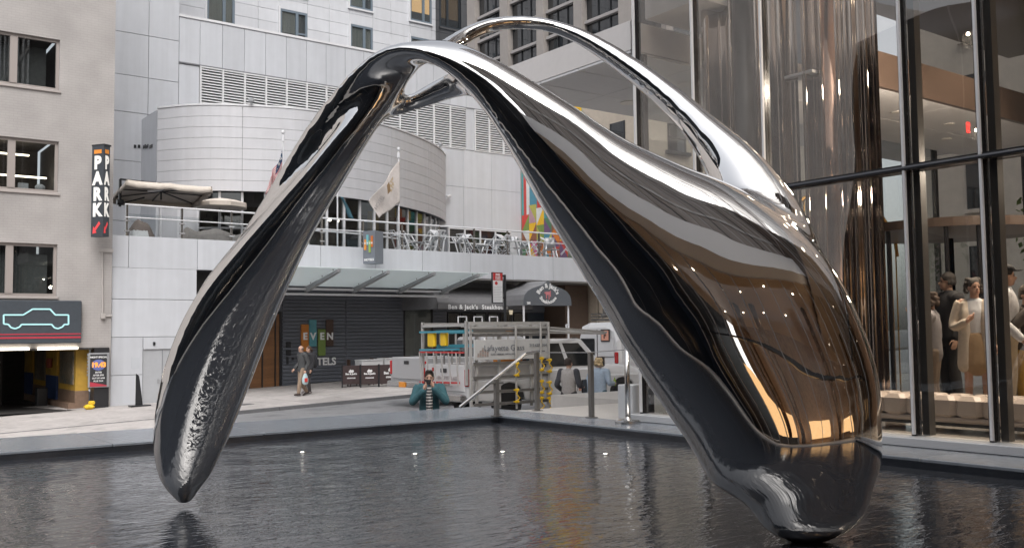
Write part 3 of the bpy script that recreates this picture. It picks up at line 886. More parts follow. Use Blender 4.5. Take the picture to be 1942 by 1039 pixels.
# curved fabric awning: along the wall and a gabled porch end
aw_m = mat('awning_vinyl', (.20, .20, .208), rough=.28, var=.08, scale=2)
aw = thing('restaurant_awning', 'grey awning with a pointed rounded porch end lettered for the steakhouse', 'awning', (26, 35.5, 2.2))
prof = [(0, 2.36), (0, 2.62), (.10, 2.84), (.32, 3.02), (.62, 3.14), (.95, 3.24), (1.25, 3.36), (1.42, 3.60)]
awl, awr = at(830, 570, Y=EY-3).x, at(1010, 570, Y=EY-3).x
q = MB(); y_of = lambda d: EY-3.0+d
rows = []
for (d, z_) in prof: rows.append([(x, y_of(d), z_) for x in (awl, awl+1.2, awl+2.4, awl+3.6, awr)])
q.grid(rows)
q.add([(awl, y_of(d), z_) for d, z_ in prof] + [(awl, EY-.05, 3.6), (awl, EY-.05, 2.36)], [tuple(range(len(prof)+2))])
q.build('canopy_cover', aw_m, aw, smooth=False)
MB().box(awl, awr, y_of(0)+.01, y_of(0)+.05, 2.33, 2.60).build('valance', mat('valance_black', (.035, .035, .038), rough=.4), aw)
text("Ben & Jack's  Steakhouse", 'lettering', lett_w, aw, .27, (at(908, 579, Y=y_of(0)-.02).x, y_of(0)-.02, 2.44), bold=.008, space=1.15)
# porch end, a face towards the street: bell curve outline
AX0, AX1, AYF = at(993, 578, Y=32.6).x, at(1084, 578, Y=32.6).x, 32.6
ac, aw_ = (AX0+AX1)/2, (AX1-AX0)/2
zb = at(1030, 579, Y=AYF).z; zt = at(1037, 532, Y=AYF).z; hh = zt-zb
half = [(1.0, 0), (.99, .22), (.93, .42), (.80, .58), (.60, .69), (.38, .76), (.18, .84), (.06, .95), (0, 1.0)]
poly = [(ac+x*aw_, zb+z_*hh) for x, z_ in half] + [(ac-x*aw_, zb+z_*hh) for x, z_ in half[-2::-1]]
MB().prism(poly, lambda a, b, l: (a, l, b), AYF, AYF+.03).build('end_face', mat('awning_face', (.115, .125, .14), rough=.4, var=.05), aw)
q = MB(); q.grid([[(a, AYF+.035, b) for a, b in poly], [(a, y_of(0)+.4, b) for a, b in poly]]); q.build('porch_cover', aw_m, aw)
cz = zb+hh*.46
text("Ben & Jack's", 'lettering', lett_w, aw, .27, (ac, AYF-.012, cz+.36), bold=.010, bend=(.62, 1), space=1.05)
text("Steakhouse", 'lettering', lett_w, aw, .22, (ac, AYF-.012, cz-.36), bold=.008, bend=(.52, -1), space=1.0)
text("205", 'lettering', lett_w, aw, .13, (ac-aw_*.80, AYF-.012, zb+.09), bold=.006)
bull = MB()
bull.box(ac-.13, ac+.13, AYF-.02, AYF-.005, cz-.04, cz+.10).box(ac-.2, ac-.11, AYF-.02, AYF-.004, cz+.02, cz+.08).box(ac-.11, ac-.07, AYF-.02, AYF-.005, cz-.2, cz-.04).box(ac+.03, ac+.07, AYF-.02, AYF-.005, cz-.24, cz-.04).box(ac+.1, ac+.15, AYF-.02, AYF-.006, cz-.12, cz+.14)
bull.build('emblem', mat('emblem_pink', (.62, .22, .24)), aw)
for xx in (AX0+.08, AX1-.12):
    MB().cyl((xx, AYF+.1, -.7), (xx, AYF+.1, zb), .045, 10).build('post', white_metal, aw)
# glass entrance canopy: sloping panes on brackets
gc = thing('glass_canopy', 'frosted glass entrance canopy carried on grey steel arms below the terrace', 'canopy', (19, 33, 4))
yo = 31.6
gz0, gz1 = 3.74, 3.30     # lifted outer edge, lower at the wall
frost = glass_mat('frosted_canopy_glass', (.62, .72, .73), 1.4, rough=.15)
frost2 = mat('canopy_glass_body', (.50, .62, .64), rough=.2)
for n2 in ():
    pass
arms = [at(u, v, Y=33.9) for u, v in ((582, 545), (672, 546), (757, 548), (838, 550))]
arms_out = [at(u, v, Y=31.4) for u, v in ((620, 512), (712, 514), (802, 516), (884, 524))]
xa = [arms[0].x-2.2] + [a.x for a in arms] + [arms[-1].x+.6]
zi, zo = arms[1].z+.03, arms_out[1].z+.05
cmx = bpy.data.materials.new('frosted_glass'); cmx.use_nodes = True
nn, ll = cmx.node_tree.nodes, cmx.node_tree.links
pb = nn['Principled BSDF']; pb.inputs['Base Color'].default_value = (.86, .90, .91, 1); pb.inputs['Roughness'].default_value = .12
tb = nn.new('ShaderNodeBsdfTranslucent'); tb.inputs['Color'].default_value = (.86, .93, .94, 1)
mxs = nn.new('ShaderNodeMixShader'); mxs.inputs[0].default_value = .35
ll.new(pb.outputs[0], mxs.inputs[1]); ll.new(tb.outputs[0], mxs.inputs[2]); ll.new(mxs.outputs[0], nn['Material Output'].inputs['Surface'])
for a, b in zip(xa, xa[1:]):
    q = MB(); q.add([(a+.02, 33.9, zi), (b-.02, 33.9, zi), (b-.02, 31.3, zo), (a+.02, 31.3, zo), (a+.02, 33.9, zi+.02), (b-.02, 33.9, zi+.02), (b-.02, 31.3, zo+.02), (a+.02, 31.3, zo+.02)],
                     [(0,3,2,1),(4,5,6,7),(0,1,5,4),(1,2,6,5),(2,3,7,6),(3,0,4,7)])
    q.build('glass_pane', cmx, gc)
for a in arms:
    q = MB(); d = .16
    q.add([(a.x-.06, 34.0, zi-.24), (a.x+.06, 34.0, zi-.24), (a.x+.06, 31.2, zo-.14), (a.x-.06, 31.2, zo-.14), (a.x-.06, 34.0, zi-.04), (a.x+.06, 34.0, zi-.04), (a.x+.06, 31.2, zo-.03), (a.x-.06, 31.2, zo-.03)],
          [(0,3,2,1),(4,5,6,7),(0,1,5,4),(1,2,6,5),(2,3,7,6),(3,0,4,7)])
    ar = q.build('arm', grey_metal, gc)
    for f in (.25, .6, .92):
        yy = 34.0-2.8*f; zz = zi+(zo-zi)*f
        for sx in (-.13, .13):
            MB().cyl((a.x+sx, yy, zz-.05), (a.x+sx, yy, zz+.075), .018, 6).build('spider_fitting', chrome, ar)
for zz in (zi-.10, zi-.30):
    MB().box(xa[0], xa[-1]-.3, 33.84, 33.94, zz-.05, zz+.03).build('beam', white_metal, gc)
# hotel box sign on the parapet
hs = thing('hotel_box_sign', 'grey box sign with four coloured bars and HOTELS on the terrace parapet', 'sign', (19, 33.5, 4.6))
def turned_box(P1, a, s1, s2, z0, z1, b=.0):
    """box turned by angle a: left face P0-P1 of width s1, right face P1-P2 of width s2"""
    P1 = Vector((P1[0], P1[1], 0)); dr = Vector((math.cos(a), math.sin(a), 0)); dl_ = Vector((math.sin(a), -math.cos(a), 0))
    P0 = P1-dl_*s1; P2 = P1+dr*s2; P3 = P0+dr*s2
    q = MB().prism([(p.x, p.y) for p in (P0, P1, P2, P3)], lambda x, y, l: (x, y, l), z0, z1)
    return q, P0, P1, P2, dl_, dr
p1 = at(711, 470, Y=32.9); hz1, hz0 = at(711, 437, Y=32.9).z, at(711, 499, Y=32.9).z
q, Q0, Q1, Q2, dL, dR = turned_box((p1.x, 32.9), R(25.7), .56, .56, hz0, hz1)
bxo = q.build('box', mat('sign_grey', (.16, .175, .20), rough=.4, var=.04), hs)
nL = Vector((dL.y, -dL.x, 0)); hgt = hz1-hz0
for i, (c, z0, z1) in enumerate((((.72, .28, .05), .42, .74), ((.16, .42, .46), .56, .88), ((.30, .42, .10), .34, .70), ((.55, .16, .04), .50, .84))):
    f = .07+i*.105; A0 = Q0+dL*f+nL*.001; A1 = Q0+dL*(f+.09)+nL*.001
    q = MB(); q.add([A0+Vector((0, 0, hz0+hgt*z0)), A1+Vector((0, 0, hz0+hgt*z0)), A1+Vector((0, 0, hz0+hgt*z1)), A0+Vector((0, 0, hz0+hgt*z1)), A0+nL*.03+Vector((0, 0, hz0+hgt*z0)), A1+nL*.03+Vector((0, 0, hz0+hgt*z0)), A1+nL*.03+Vector((0, 0, hz0+hgt*z1)), A0+nL*.03+Vector((0, 0, hz0+hgt*z1))], [(0,1,2,3),(7,6,5,4),(0,4,5,1),(1,5,6,2),(2,6,7,3),(3,7,4,0)])
    q.build('bar', mat('bar%d' % i, c, rough=.4), hs)
    text('EVEN'[i], 'letter', lett_w, hs, .10, (A0+A1)/2+nL*.036+Vector((0, 0, hz0+hgt*.62)), xdir=dL, bold=.004)
text('HOTELS', 'lettering', lett_w, hs, .125, (Q0+Q1)/2+nL*.008+Vector((0, 0, hz0+.14)), xdir=dL, bold=.004)
MB().bar((p1.x+.3, 33.2, hz0+.3), (p1.x+.3, 33.99, hz0+.3), .12).build('bracket', grey_metal, hs)
# wall camera
p = at(852, 372, Y=TY-.2)
cm = thing('wall_camera', 'small white camera on the wall above the terrace', 'camera', (p.x, p.y, p.z))
MB().cyl((p.x-.22, p.y-.1, p.z-.06), (p.x+.05, p.y, p.z), .07, 10).build('body', white_metal, cm)
MB().box(p.x, p.x+.05, p.y, TY, p.z-.02, p.z+.05).build('bracket', white_metal, cm)
# ------------------------------------------------------------------ brick building with the parking garage
BY = 33.9
brick_m = bpy.data.materials.new('painted_brick'); brick_m.use_nodes = True
n_, l_ = brick_m.node_tree.nodes, brick_m.node_tree.links
b_ = n_['Principled BSDF']; b_.inputs['Roughness'].default_value = .75
g_ = n_.new('ShaderNodeNewGeometry'); sp = n_.new('ShaderNodeSeparateXYZ'); cb = n_.new('ShaderNodeCombineXYZ')
l_.new(g_.outputs['Position'], sp.inputs[0]); l_.new(sp.outputs[0], cb.inputs[0]); l_.new(sp.outputs[2], cb.inputs[1])
bt = n_.new('ShaderNodeTexBrick'); bt.inputs['Scale'].default_value = 1.0
bt.inputs['Brick Width'].default_value = .23; bt.inputs['Row Height'].default_value = .085; bt.inputs['Mortar Size'].default_value = .009
bt.inputs['Color1'].default_value = (.40, .375, .362, 1); bt.inputs['Color2'].default_value = (.39, .365, .352, 1); bt.inputs['Mortar'].default_value = (.36, .337, .324, 1)
l_.new(cb.outputs[0], bt.inputs['Vector'])
nz_ = n_.new('ShaderNodeTexNoise'); nz_.inputs['Scale'].default_value = .9; nz_.inputs['Detail'].default_value = 8; l_.new(g_.outputs['Position'], nz_.inputs['Vector'])
mr_ = n_.new('ShaderNodeMapRange'); mr_.inputs['From Min'].default_value = .3; mr_.inputs['From Max'].default_value = .7; mr_.inputs['To Min'].default_value = .88; mr_.inputs['To Max'].default_value = 1.1
l_.new(nz_.outputs['Fac'], mr_.inputs['Value'])
vs_ = n_.new('ShaderNodeVectorMath'); vs_.operation = 'SCALE'; l_.new(bt.outputs['Color'], vs_.inputs[0]); l_.new(mr_.outputs[0], vs_.inputs['Scale']); l_.new(vs_.outputs[0], b_.inputs['Base Color'])
bm_ = n_.new('ShaderNodeBump'); bm_.inputs['Strength'].default_value = .25; bm_.inputs['Distance'].default_value = .01; bm_.invert = True
l_.new(bt.outputs['Fac'], bm_.inputs['Height']); l_.new(bm_.outputs[0], b_.inputs['Normal'])

bb = thing('brick_building', 'taupe painted brick building with wide windows above the parking garage', 'building', (6, BY, -1))
xr = 8.60
W = [(3.1, 6.86, 9.45, 11.15), (3.1, 6.88, 6.05, 7.75), (3.1, 6.89, 2.66, 4.36), (3.1, 6.88, 12.9, 14.6)]
gx1, gz1 = 8.05, 0.98
q = MB()
zz = [(-1.4)]
lev = [gz1] + [v for w in sorted(W, key=lambda w: w[2]) for v in (w[2], w[3])] + [22]
prev = gz1
for w in sorted(W, key=lambda w: w[2]):
    q.box(-6, xr, BY, BY+.4, prev, w[2]); q.box(w[1], xr, BY, BY+.4, w[2], w[3]); q.box(-6, w[0], BY, BY+.4, w[2], w[3]); prev = w[3]
q.box(-6, xr, BY, BY+.4, prev, 22)
q.box(-45, -6.001, BY, BY+.4, -1.4, 22)
q.box(8.54, xr, BY, BY+.4, -1.4, gz1)
q.build('wall', brick_m, bb)
taupe = mat('taupe_frame', (.33, .29, .27), rough=.5)
for i, (x0, x1, z0, z1) in enumerate(W):
    f = MB(); t = .09
    xm_ = at(27, 100, Y=BY).x
    f.box(x0, x1, BY+.10, BY+.22, z0, z0+t).box(x0, x1, BY+.10, BY+.22, z1-t, z1).box(x1-t, x1, BY+.10, BY+.22, z0+t, z1-t).box(x0, x0+t, BY+.10, BY+.22, z0+t, z1-t)
    for xx in (xm_, xm_-1.25): f.box(xx-.11, xx+.11, BY+.08, BY+.22, z0+t, z1-t)
    w = f.build('window', taupe, bb)
    MB().box(x0+t, x1-t, BY+.17, BY+.18, z0+t, z1-t).build('pane', glass_win, w)
    MB().bev(x0-.03, x1+.05, BY-.06, BY+.1, z0-.09, z0, .01).build('sill', mat('sill_stone', (.40, .36, .34)), w)
    rm = MB().box(x0, x1, BY+.19, BY+3.5, z0-.3, z0-.2).box(x0, x1, BY+3.4, BY+3.5, z0-.3, z1+.3).box(x0, x1, BY+.4, BY+3.5, z1+.2, z1+.3).box(x1+.1, x1+.2, BY+.4, BY+3.5, z0, z1+.2)
    rm.build('room', mat('office_room', (.13, .12, .12), var=.3, scale=2), w)
    if i == 0:
        MB().box(x0, x1-.3, BY+.6, BY+.64, z0, z1-.2).build('blind', mat('grey_blind', (.10, .10, .10), var=.3, scale=3), w)
    if i == 1:
        for k, (vv, ua, ub) in enumerate(((291, -60, 55), (334, -60, 88))):
            a = at(ua, vv, Y=BY+1.6); b = at(ub, vv+5, Y=BY+1.6)
            MB().box(a.x, b.x, BY+1.55, BY+1.65, b.z-.01, b.z+.035).build('light_tube', lamp_soft, w)
        p = at(76, 352, Y=BY+.33); MB().ell((p.x, p.y, z0+t+.09), .16, .08, .12, 12, 8).build('white_ball', white_metal, w)
        MB().box(5.75, 6.05, BY+.3, BY+.4, z0+t, z0+t+.2).build('paper_box', white_metal, w)
    if i == 2:
        MB().box(x0, x1-.2, BY+.5, BY+.53, z0, z1-.3).build('blind', mat('grey_screen', (.16, .165, .165), var=.2, scale=3), w)
# garage sign board
gs = thing('garage_sign_board', 'wide dark sign board with a pale blue outline of a car and red stripes', 'sign', (6, BY, 1.8))
MB().bev(2.5, 7.62, BY-.22, BY-.01, 1.14, 2.52, .02).build('board', mat('slate_board', (.055, .065, .078), rough=.45, var=.1), gs)
neon = mat('pale_blue_outline', (.36, .62, .64), rough=.4, emit=(.5, .85, .88), estr=.25)
red_m = mat('red_stripe', (.45, .045, .07), rough=.4)
MB().box(2.52, 7.6, BY-.232, BY-.221, 1.30, 1.36).box(2.52, 7.6, BY-.232, BY-.221, 1.42, 1.46).build('stripes', red_m, gs)
car_px = [(7, 597), (44, 597), (62, 586), (95, 586), (105, 597), (130, 597), (130, 615), (122, 615), (118, 620), (110, 623), (103, 621), (98, 615), (41, 615), (37, 620), (29, 623), (21, 621), (16, 615), (7, 614), (7, 597)]
q = MB()
cp = [at(u, v, Y=BY-.24) for u, v in car_px]
for a, b in zip(cp, cp[1:]):
    q.bar((a.x, BY-.235, a.z), (b.x, BY-.235, b.z), .045, .02, up=(0, 1, 0))
q.build('car_outline', neon, gs)
# garage opening: walls inside, lights, price sign
ga = thing('parking_garage_entrance', 'open parking garage entrance with yellow and blue walls inside', 'garage', (6, BY, -1))
yel = mat('garage_yellow', (.50, .30, .045), rough=.6, var=.15, scale=2, dirt=(.36, .21, .05)); blu = mat('garage_blue', (.03, .055, .14), rough=.6, var=.15, scale=2)
dk = mat('garage_dark', (.03, .027, .025), rough=.8, var=.3)
MB().box(-2, 8.1, BY+.4, BY+14, gz1+.04, gz1+.3).box(-2, 8.1, BY+13.9, BY+14, -1.3, gz1).build('ceiling', dk, ga)
MB().grid([[(-2, BY-.4, street_z(6)+.02), (8.1, BY-.4, street_z(7)+.02)], [(-2, BY+14, -1.15), (8.1, BY+14, -1.15)]]).build('driveway_floor', mat('garage_floor', (.035, .033, .032), rough=.6, var=.3), ga)
MB().box(7.62, 8.03, BY+.5, BY+14, -.45, gz1).build('wall', yel, ga)
for (ya, yb) in ((3.0, 4.8), (7.4, 9.6)):
    MB().box(7.55, 7.615, BY+ya, BY+yb, -1.0, -.02).build('wall_panel', blu, ga)
    MB().box(7.55, 7.615, BY+ya, BY+yb, -.015, gz1).build('wall_panel', yel, ga)
MB().box(7.40, 8.03, BY+.45, BY+14, -1.2, -.85).box(7.6, 8.03, BY+.45, BY+14, -.85, -.45).build('kerb_step', mat('garage_kerb', (.2, .13, .09), var=.2), ga)
for (ya, yb) in ((.7, 2.7), (5.1, 7.0)):
    MB().box(7.58, 7.615, BY+ya, BY+yb, -.25, .85).build('notice_board', mat('poster_mix', (.20, .16, .11), rough=.5, var=.7, scale=5, dirt=(.05, .1, .12)), ga)
MB().bev(7.38, 7.52, BY+3.6, BY+3.9, .25, .6, .03).build('call_box', mat('red_brown_box', (.28, .06, .03)), ga)
MB().bev(6.95, 7.3, BY+3.1, BY+3.5, -1.15, -.42, .02).build('bin', black_metal, ga)
MB().box(-2, 7.4, BY+8.0, BY+8.06, -1.2, gz1).build('back_wall', dk, ga)
MB().box(5.7, 6.15, BY+5.0, BY+5.1, -1.2, gz1).build('pillar', mat('garage_pillar', (.05, .045, .045)), ga)
text('HERE', 'lettering', mat('dim_letter', (.45, .45, .45)), ga, .36, (5.92, BY+4.98, 0.1), xdir=(0, 0, -1), updir=(1, 0, 0), bold=.012)
for x0 in (3.6, 4.9, 6.35):
    MB().box(x0, x0+1.2, BY-.08, BY-.02, gz1-.04, gz1+.03).build('light_tube', lamp_mat('fluorescent_tube', (1, .9, .75), 4.5), ga)
MB().box(-2, 8.03, BY-.02, BY+.4, gz1-.06, gz1+.001).build('lintel', dk, ga)
# price sign box to the right of the opening
ps = thing('parking_price_sign', 'black kiosk with a lit price poster reading 19.43 beside the garage', 'sign', (8.3, BY, -.5))
MB().bev(8.06, 8.53, BY-.10, BY+.4, -1.2, gz1, .01).build('cabinet', mat('kiosk_black', (.022, .022, .025), rough=.35), ps)
a = at(171, 672, Y=BY-.16); b = at(202, 732, Y=BY-.16)
MB().bev(a.x-.05, b.x+.08, BY-.17, BY-.105, b.z-.03, a.z+.05, .01).build('frame', grey_metal, ps)
pw, ph = b.x-a.x, a.z-b.z
MB().box(a.x, b.x, BY-.175, BY-.171, b.z, a.z).build('poster', mat('poster_black', (.03, .03, .033)), ps)
MB().ell(((a.x+b.x)/2, BY-.178, a.z-ph*.33), pw*.42, .003, ph*.17, 20, 8).build('price_disc', mat('price_blue', (.13, .16, .42)), ps)
text('19.43', 'price_lettering', mat('price_orange', (.85, .33, .05), emit=(1, .4, .06), estr=.3), ps, pw*.40, ((a.x+b.x)/2, BY-.185, a.z-ph*.33), bold=.012)
text('NIGHT SPECIAL', 'lettering', lett_w, ps, pw*.145, ((a.x+b.x)/2, BY-.18, a.z-ph*.09), bold=.003)
for k, s_ in enumerate(('ENTER', 'AFTER 5PM', 'OUT BY 6AM', 'PLUS TAX')):
    text(s_, 'lettering', lett_w, ps, pw*.13, ((a.x+b.x)/2, BY-.18, a.z-ph*(.56+.09*k)), bold=.002)
MB().add([(a.x, BY-.179, b.z), (b.x, BY-.179, b.z), (b.x, BY-.179, b.z+.04), (a.x, BY-.179, b.z+.16)], [(0, 1, 2, 3)]).build('red_corner', red_m, ps)
for k in range(7):
    MB().box(7.85, 8.02, BY-.05, BY-.03, .05+k*.11, .12+k*.11).build('louvre_strip', grey_metal, ps)
# yellow guard
yb_ = thing('yellow_bollard', 'low rounded yellow guard block at the garage corner', 'bollard', (7.95, BY-.4, street_z(8)))
p = at(168, 772, Y=BY-.5)
MB().bev(p.x-.12, p.x+.18, BY-.6, BY-.3, street_z(8), street_z(8)+.16, .06).build('base', mat('safety_yellow', (.72, .48, .03), rough=.45, var=.08), yb_)
MB().bev(p.x+.02, p.x+.20, BY-.52, BY-.32, street_z(8)+.14, street_z(8)+.27, .03).build('cap', mat('safety_yellow', ()), yb_)
# PARK blade sign
pk = thing('park_blade_sign', 'tall dark vertical blade sign lettered PARK on two sides with a red arrow', 'sign', (8.1, 33, 6))
z0, z1 = 4.60, 7.60
q, Q0, Q1, Q2, dL, dR = turned_box((8.05, 32.93), R(33), .49, .27, z0, z1)
q.build('box', mat('blade_navy', (.045, .052, .062), rough=.4, var=.08), pk)
q, *_ = turned_box((8.05+.01, 32.91), R(33), .53, .31, z1, z1+.05); q.build('cap', black_metal, pk)
for zb2 in (z0+.4, z1-.4): MB().bar((8.1, 33.3, zb2), (8.2, 33.95, zb2), .07).build('bracket', black_metal, pk)
letw = mat('lit_letter', (.80, .78, .74), emit=(1, .96, .9), estr=.15)
arrow_m = mat('red_arrow', (.62, .05, .06), emit=(1, .1, .1), estr=.15)
gold = mat('orange_logo', (.78, .28, .04))
for Xv, o_, wd_, nv_ in ((dL, (Q0+Q1)/2, .49, Vector((dL.y, -dL.x, 0))), (dR, (Q1+Q2)/2, .27, Vector((dR.y, -dR.x, 0)))):
    for k, ch in enumerate('PARK'):
        zc_ = z1-.58-.52*k
        text(ch, 'letter', letw, pk, .58, o_+nv_*.01+Vector((0, 0, zc_)), xdir=Xv, bold=.03, xscale=.92*wd_/.49)
    def P2(a, b): return o_+nv_*.006+Xv*a*wd_+Vector((0, 0, b))
    MB().add([P2(-.32, z1-.26), P2(.32, z1-.26), P2(.32, z1-.13), P2(-.32, z1-.13)], [(0, 1, 2, 3)]).build('logo', gold, pk)
    c = z0+.30
    MB().add([P2(-.36, c-.20), P2(-.02, c-.17), P2(-.10, c-.10), P2(.30, c+.12), P2(.18, c+.20), P2(-.20, c-.02), P2(-.30, c+.05)], [(0, 1, 2, 3, 4, 5, 6)]).build('arrow', arrow_m, pk)
# conduit under the sign
cd = thing('wall_conduit', 'thin pale pipe with a junction box running down the brick below the blade sign', 'pipe', (8.2, BY, 3))
a = at(194, 478, Y=BY-.04); b = at(195, 600, Y=BY-.04)
MB().path([(a.x, BY-.04, a.z), (b.x, BY-.04, b.z), (b.x+.3, BY-.04, b.z+.02)], .025, 8).build('pipe', mat('pipe_paint', (.42, .39, .37)), cd)
MB().bev(b.x-.07, b.x+.07, BY-.12, BY, b.z-.08, b.z+.1, .01).build('junction_box', mat('pipe_paint', ()), cd)
MB().bev(a.x-.1, a.x+.35, BY-.05, BY, a.z-.0, a.z+.12, .01).build('bracket', mat('pipe_paint', ()), cd)
# black leaning stanchion sign on the pavement
p = at(264, 768, Y=33.0)
bs = thing('black_stand', 'thin black tapering stand on a flat base by the grey wall', 'stand', (p.x, 33.0, street_z(p.x)))
g0 = street_z(p.x)
MB().bev(p.x-.32, p.x+.32, 32.75, 33.15, g0, g0+.05, .01).build('base', black_metal, bs)
MB().add([(p.x-.13, 32.95, g0+.05), (p.x+.10, 32.95, g0+.05), (p.x-.02, 32.97, g0+1.0), (p.x-.12, 32.97, g0+1.08), (p.x-.13, 33.0, g0+.05), (p.x+.10, 33.0, g0+.05), (p.x-.02, 33.0, g0+1.0), (p.x-.12, 33.0, g0+1.08)],
         [(0,3,2,1),(4,5,6,7),(0,1,5,4),(1,2,6,5),(2,3,7,6),(3,0,4,7)]).build('upright', black_metal, bs)
# ------------------------------------------------------------------ tower behind the hotel, with the mural
TX = 31.5
tw = thing('stone_tower', 'tall stone building with dark strip windows and a cream base behind the hotel', 'building', (TX, 36, 0))
tower_st = mat('tower_stone', (.34, .31, .29), rough=.7, var=.08, scale=1)
bar_m = mat('tower_bar', (.36, .34, .33), rough=.5)
YN, YF = 32.05, 56
MB().box(TX+.3, 48, YN+.3, YF, -1, 40).build('core', win_dark, tw)
MB().box(TX, TX+.35, 35.05, YF, -1, 4.2).build('lower_wall', cream_stone, tw)
MB().box(TX, TX+.35, YN, 34.9-.0, -1, 13.2).box(TX, TX+.35, 34.9, YF, 4.21, 13.2).build('base_wall', cream_stone, tw)
MB().box(TX+.36, 48, YN, YN+.35, -1, 13.2).build('front_wall', cream_stone, tw)
for y0, y1 in ((42.0, 42.75), (38.85, 39.45), (35.75, 36.4), (YN, 33.1), (45.2, 46)):
    MB().box(TX-.05, TX+.35, y0, y1, 13.2, 40).build('pier', tower_st, tw)
MB().box(TX+.36, 48, YN-.02, YN+.33, 13.2, 13.9).build('band', tower_st, tw)
for z_ in (14.0, 15.4, 16.8, 18.2, 19.6, 21.0):
    for y0, y1 in ((42.76, 45.19), (39.46, 41.99), (36.41, 38.84), (33.11, 35.74)):
        piece('spandrel', TX+.1, TX+.34, y0, y1, z_, z_+.16, bar_m, tw, .01)
        for yy in (y0+(y1-y0)/3, y0+2*(y1-y0)/3):
            MB().box(TX+.24, TX+.30, yy-.02, yy+.02, z_+.16, z_+1.4).build('mullion', black_metal, tw)
for xx in (33.6, 36.2, 38.8, 41.4): MB().box(xx, xx+.5, YN-.03, YN+.3, 13.9, 40).build('pier', tower_st, tw)
def stone_window(kind, c, z0, z1, w):
    if kind == 'W':
        f = MB().box(TX-.03, TX+.02, c-w/2-.05, c+w/2+.05, z0, z0+.05).box(TX-.03, TX+.02, c-w/2-.05, c-w/2+.03, z0, z1).box(TX-.03, TX+.02, c+w/2-.03, c+w/2+.05, z0, z1).box(TX-.03, TX+.02, c-w/2, c+w/2, (z0+z1)/2-.03, (z0+z1)/2+.03).build('window', black_metal, tw)
        MB().box(TX-.01, TX-.005, c-w/2, c+w/2, z0, z1).build('pane', win_dark, f)
    else:
        f = MB().box(c-w/2-.06, c-w/2+.03, YN-.03, YN+.02, z0, z1).box(c+w/2-.03, c+w/2+.06, YN-.03, YN+.02, z0, z1).box(c-w/2+.03, c+w/2-.03, YN-.03, YN+.02, (z0+z1)/2-.04, (z0+z1)/2+.04).box(c-w/2-.06, c+w/2+.06, YN-.03, YN+.02, z1, z1+.06).build('window', black_metal, tw)
        MB().box(c-w/2, c+w/2, YN-.01, YN-.005, z0, z1).build('pane', win_dark, f)
        MB().bev(c-w/2-.25, c+w/2+.25, YN-.2, YN, z0-.18, z0, .02).build('sill', black_metal, f)
p1 = at(1171, 232, X=TX); p2 = at(1171, 286, X=TX)
stone_window('W', p1.y, p2.z-.6, p1.z, .95)
p1 = at(1283, 250, Y=YN); p2 = at(1283, 288, Y=YN)
stone_window('F', p1.x, p2.z, p1.z+.3, 1.15)
stone_window('F', p1.x+4.4, p2.z, p1.z+.3, 1.15); stone_window('F', p1.x, p2.z-3.6, p1.z-3.3, 1.15)
# mural on the side wall of the cream base: plain geometric fields
mu = thing('wall_mural', 'bright geometric mural of stripes and triangles on the wall beside the terrace', 'mural', (TX, 38, 8))
mx0 = TX-.02
yl, yr2, zb_, zt_ = 40.95, 35.9, 4.25, 13.0
teal = (.10, .36, .36); redc = (.62, .07, .06); whit = (.70, .70, .68); bluc = (.09, .27, .36); yelc = (.85, .50, .03); grn = (.22, .32, .08); pin = (.60, .16, .30); org = (.65, .20, .04); pur = (.18, .10, .20)
def fld(pts, c, k=0, nm='field'):
    m_ = mat('mural_%d_%d_%d' % tuple(int(v*100) for v in c), c, rough=.7, var=.12, scale=4)
    x = mx0-.004*k
    MB().prism(pts, lambda a, b, l: (l, a, b), x, x+.015).build(nm, m_, mu)
fld([(yl, zb_), (yr2, zb_), (yr2, zt_), (yl, zt_)], teal)
def mp(u, v): q_ = at(u, v, X=mx0); return (q_.y, q_.z)
stripes = [(993, 998, redc), (998, 1004, whit), (1004, 1018, bluc), (1018, 1028, redc), (1028, 1040, teal), (1040, 1060, yelc), (1060, 1066, whit), (1066, 1078, org)]
for u0, u1, c in stripes:
    ya = mp(u0, 350)[0]; ybb = mp(u1, 350)[0]
    fld([(ya, 7.6), (ybb, 7.6), (ybb, zt_-.02), (ya, zt_-.02)], c, 1, 'stripe')
yy1 = mp(1080, 300)[0]
fld([(yy1, 7.6), (yr2+.02, 7.6), (yr2+.02, zt_-.02), (yy1, zt_-.02)], yelc, 1, 'stripe')
random.seed(12)
cols = [org, pur, grn, bluc, pin, whit, redc, yelc, (.10, .22, .12), (.45, .42, .1), (.30, .12, .07), (.5, .3, .35)]
ny = 8
for i in range(ny):
    for j in range(4):
        ya = yl+(yr2-yl)*i/ny; yb2 = yl+(yr2-yl)*(i+1)/ny
        top = 7.65+.5*math.sin(i*1.3)
        za = zb_+(top-zb_)*j/4; zb2 = zb_+(top-zb_)*(j+1)/4
        c1, c2 = random.sample(cols, 2)
        if (i+j) % 2: fld([(ya, za), (yb2, za), (yb2, zb2)], c1, 2, 'triangle'); fld([(ya, za), (yb2, zb2), (ya, zb2)], c2, 2, 'triangle')
        else: fld([(ya, za), (yb2, za), (ya, zb2)], c1, 2, 'triangle'); fld([(yb2, za), (yb2, zb2), (ya, zb2)], c2, 2, 'triangle')

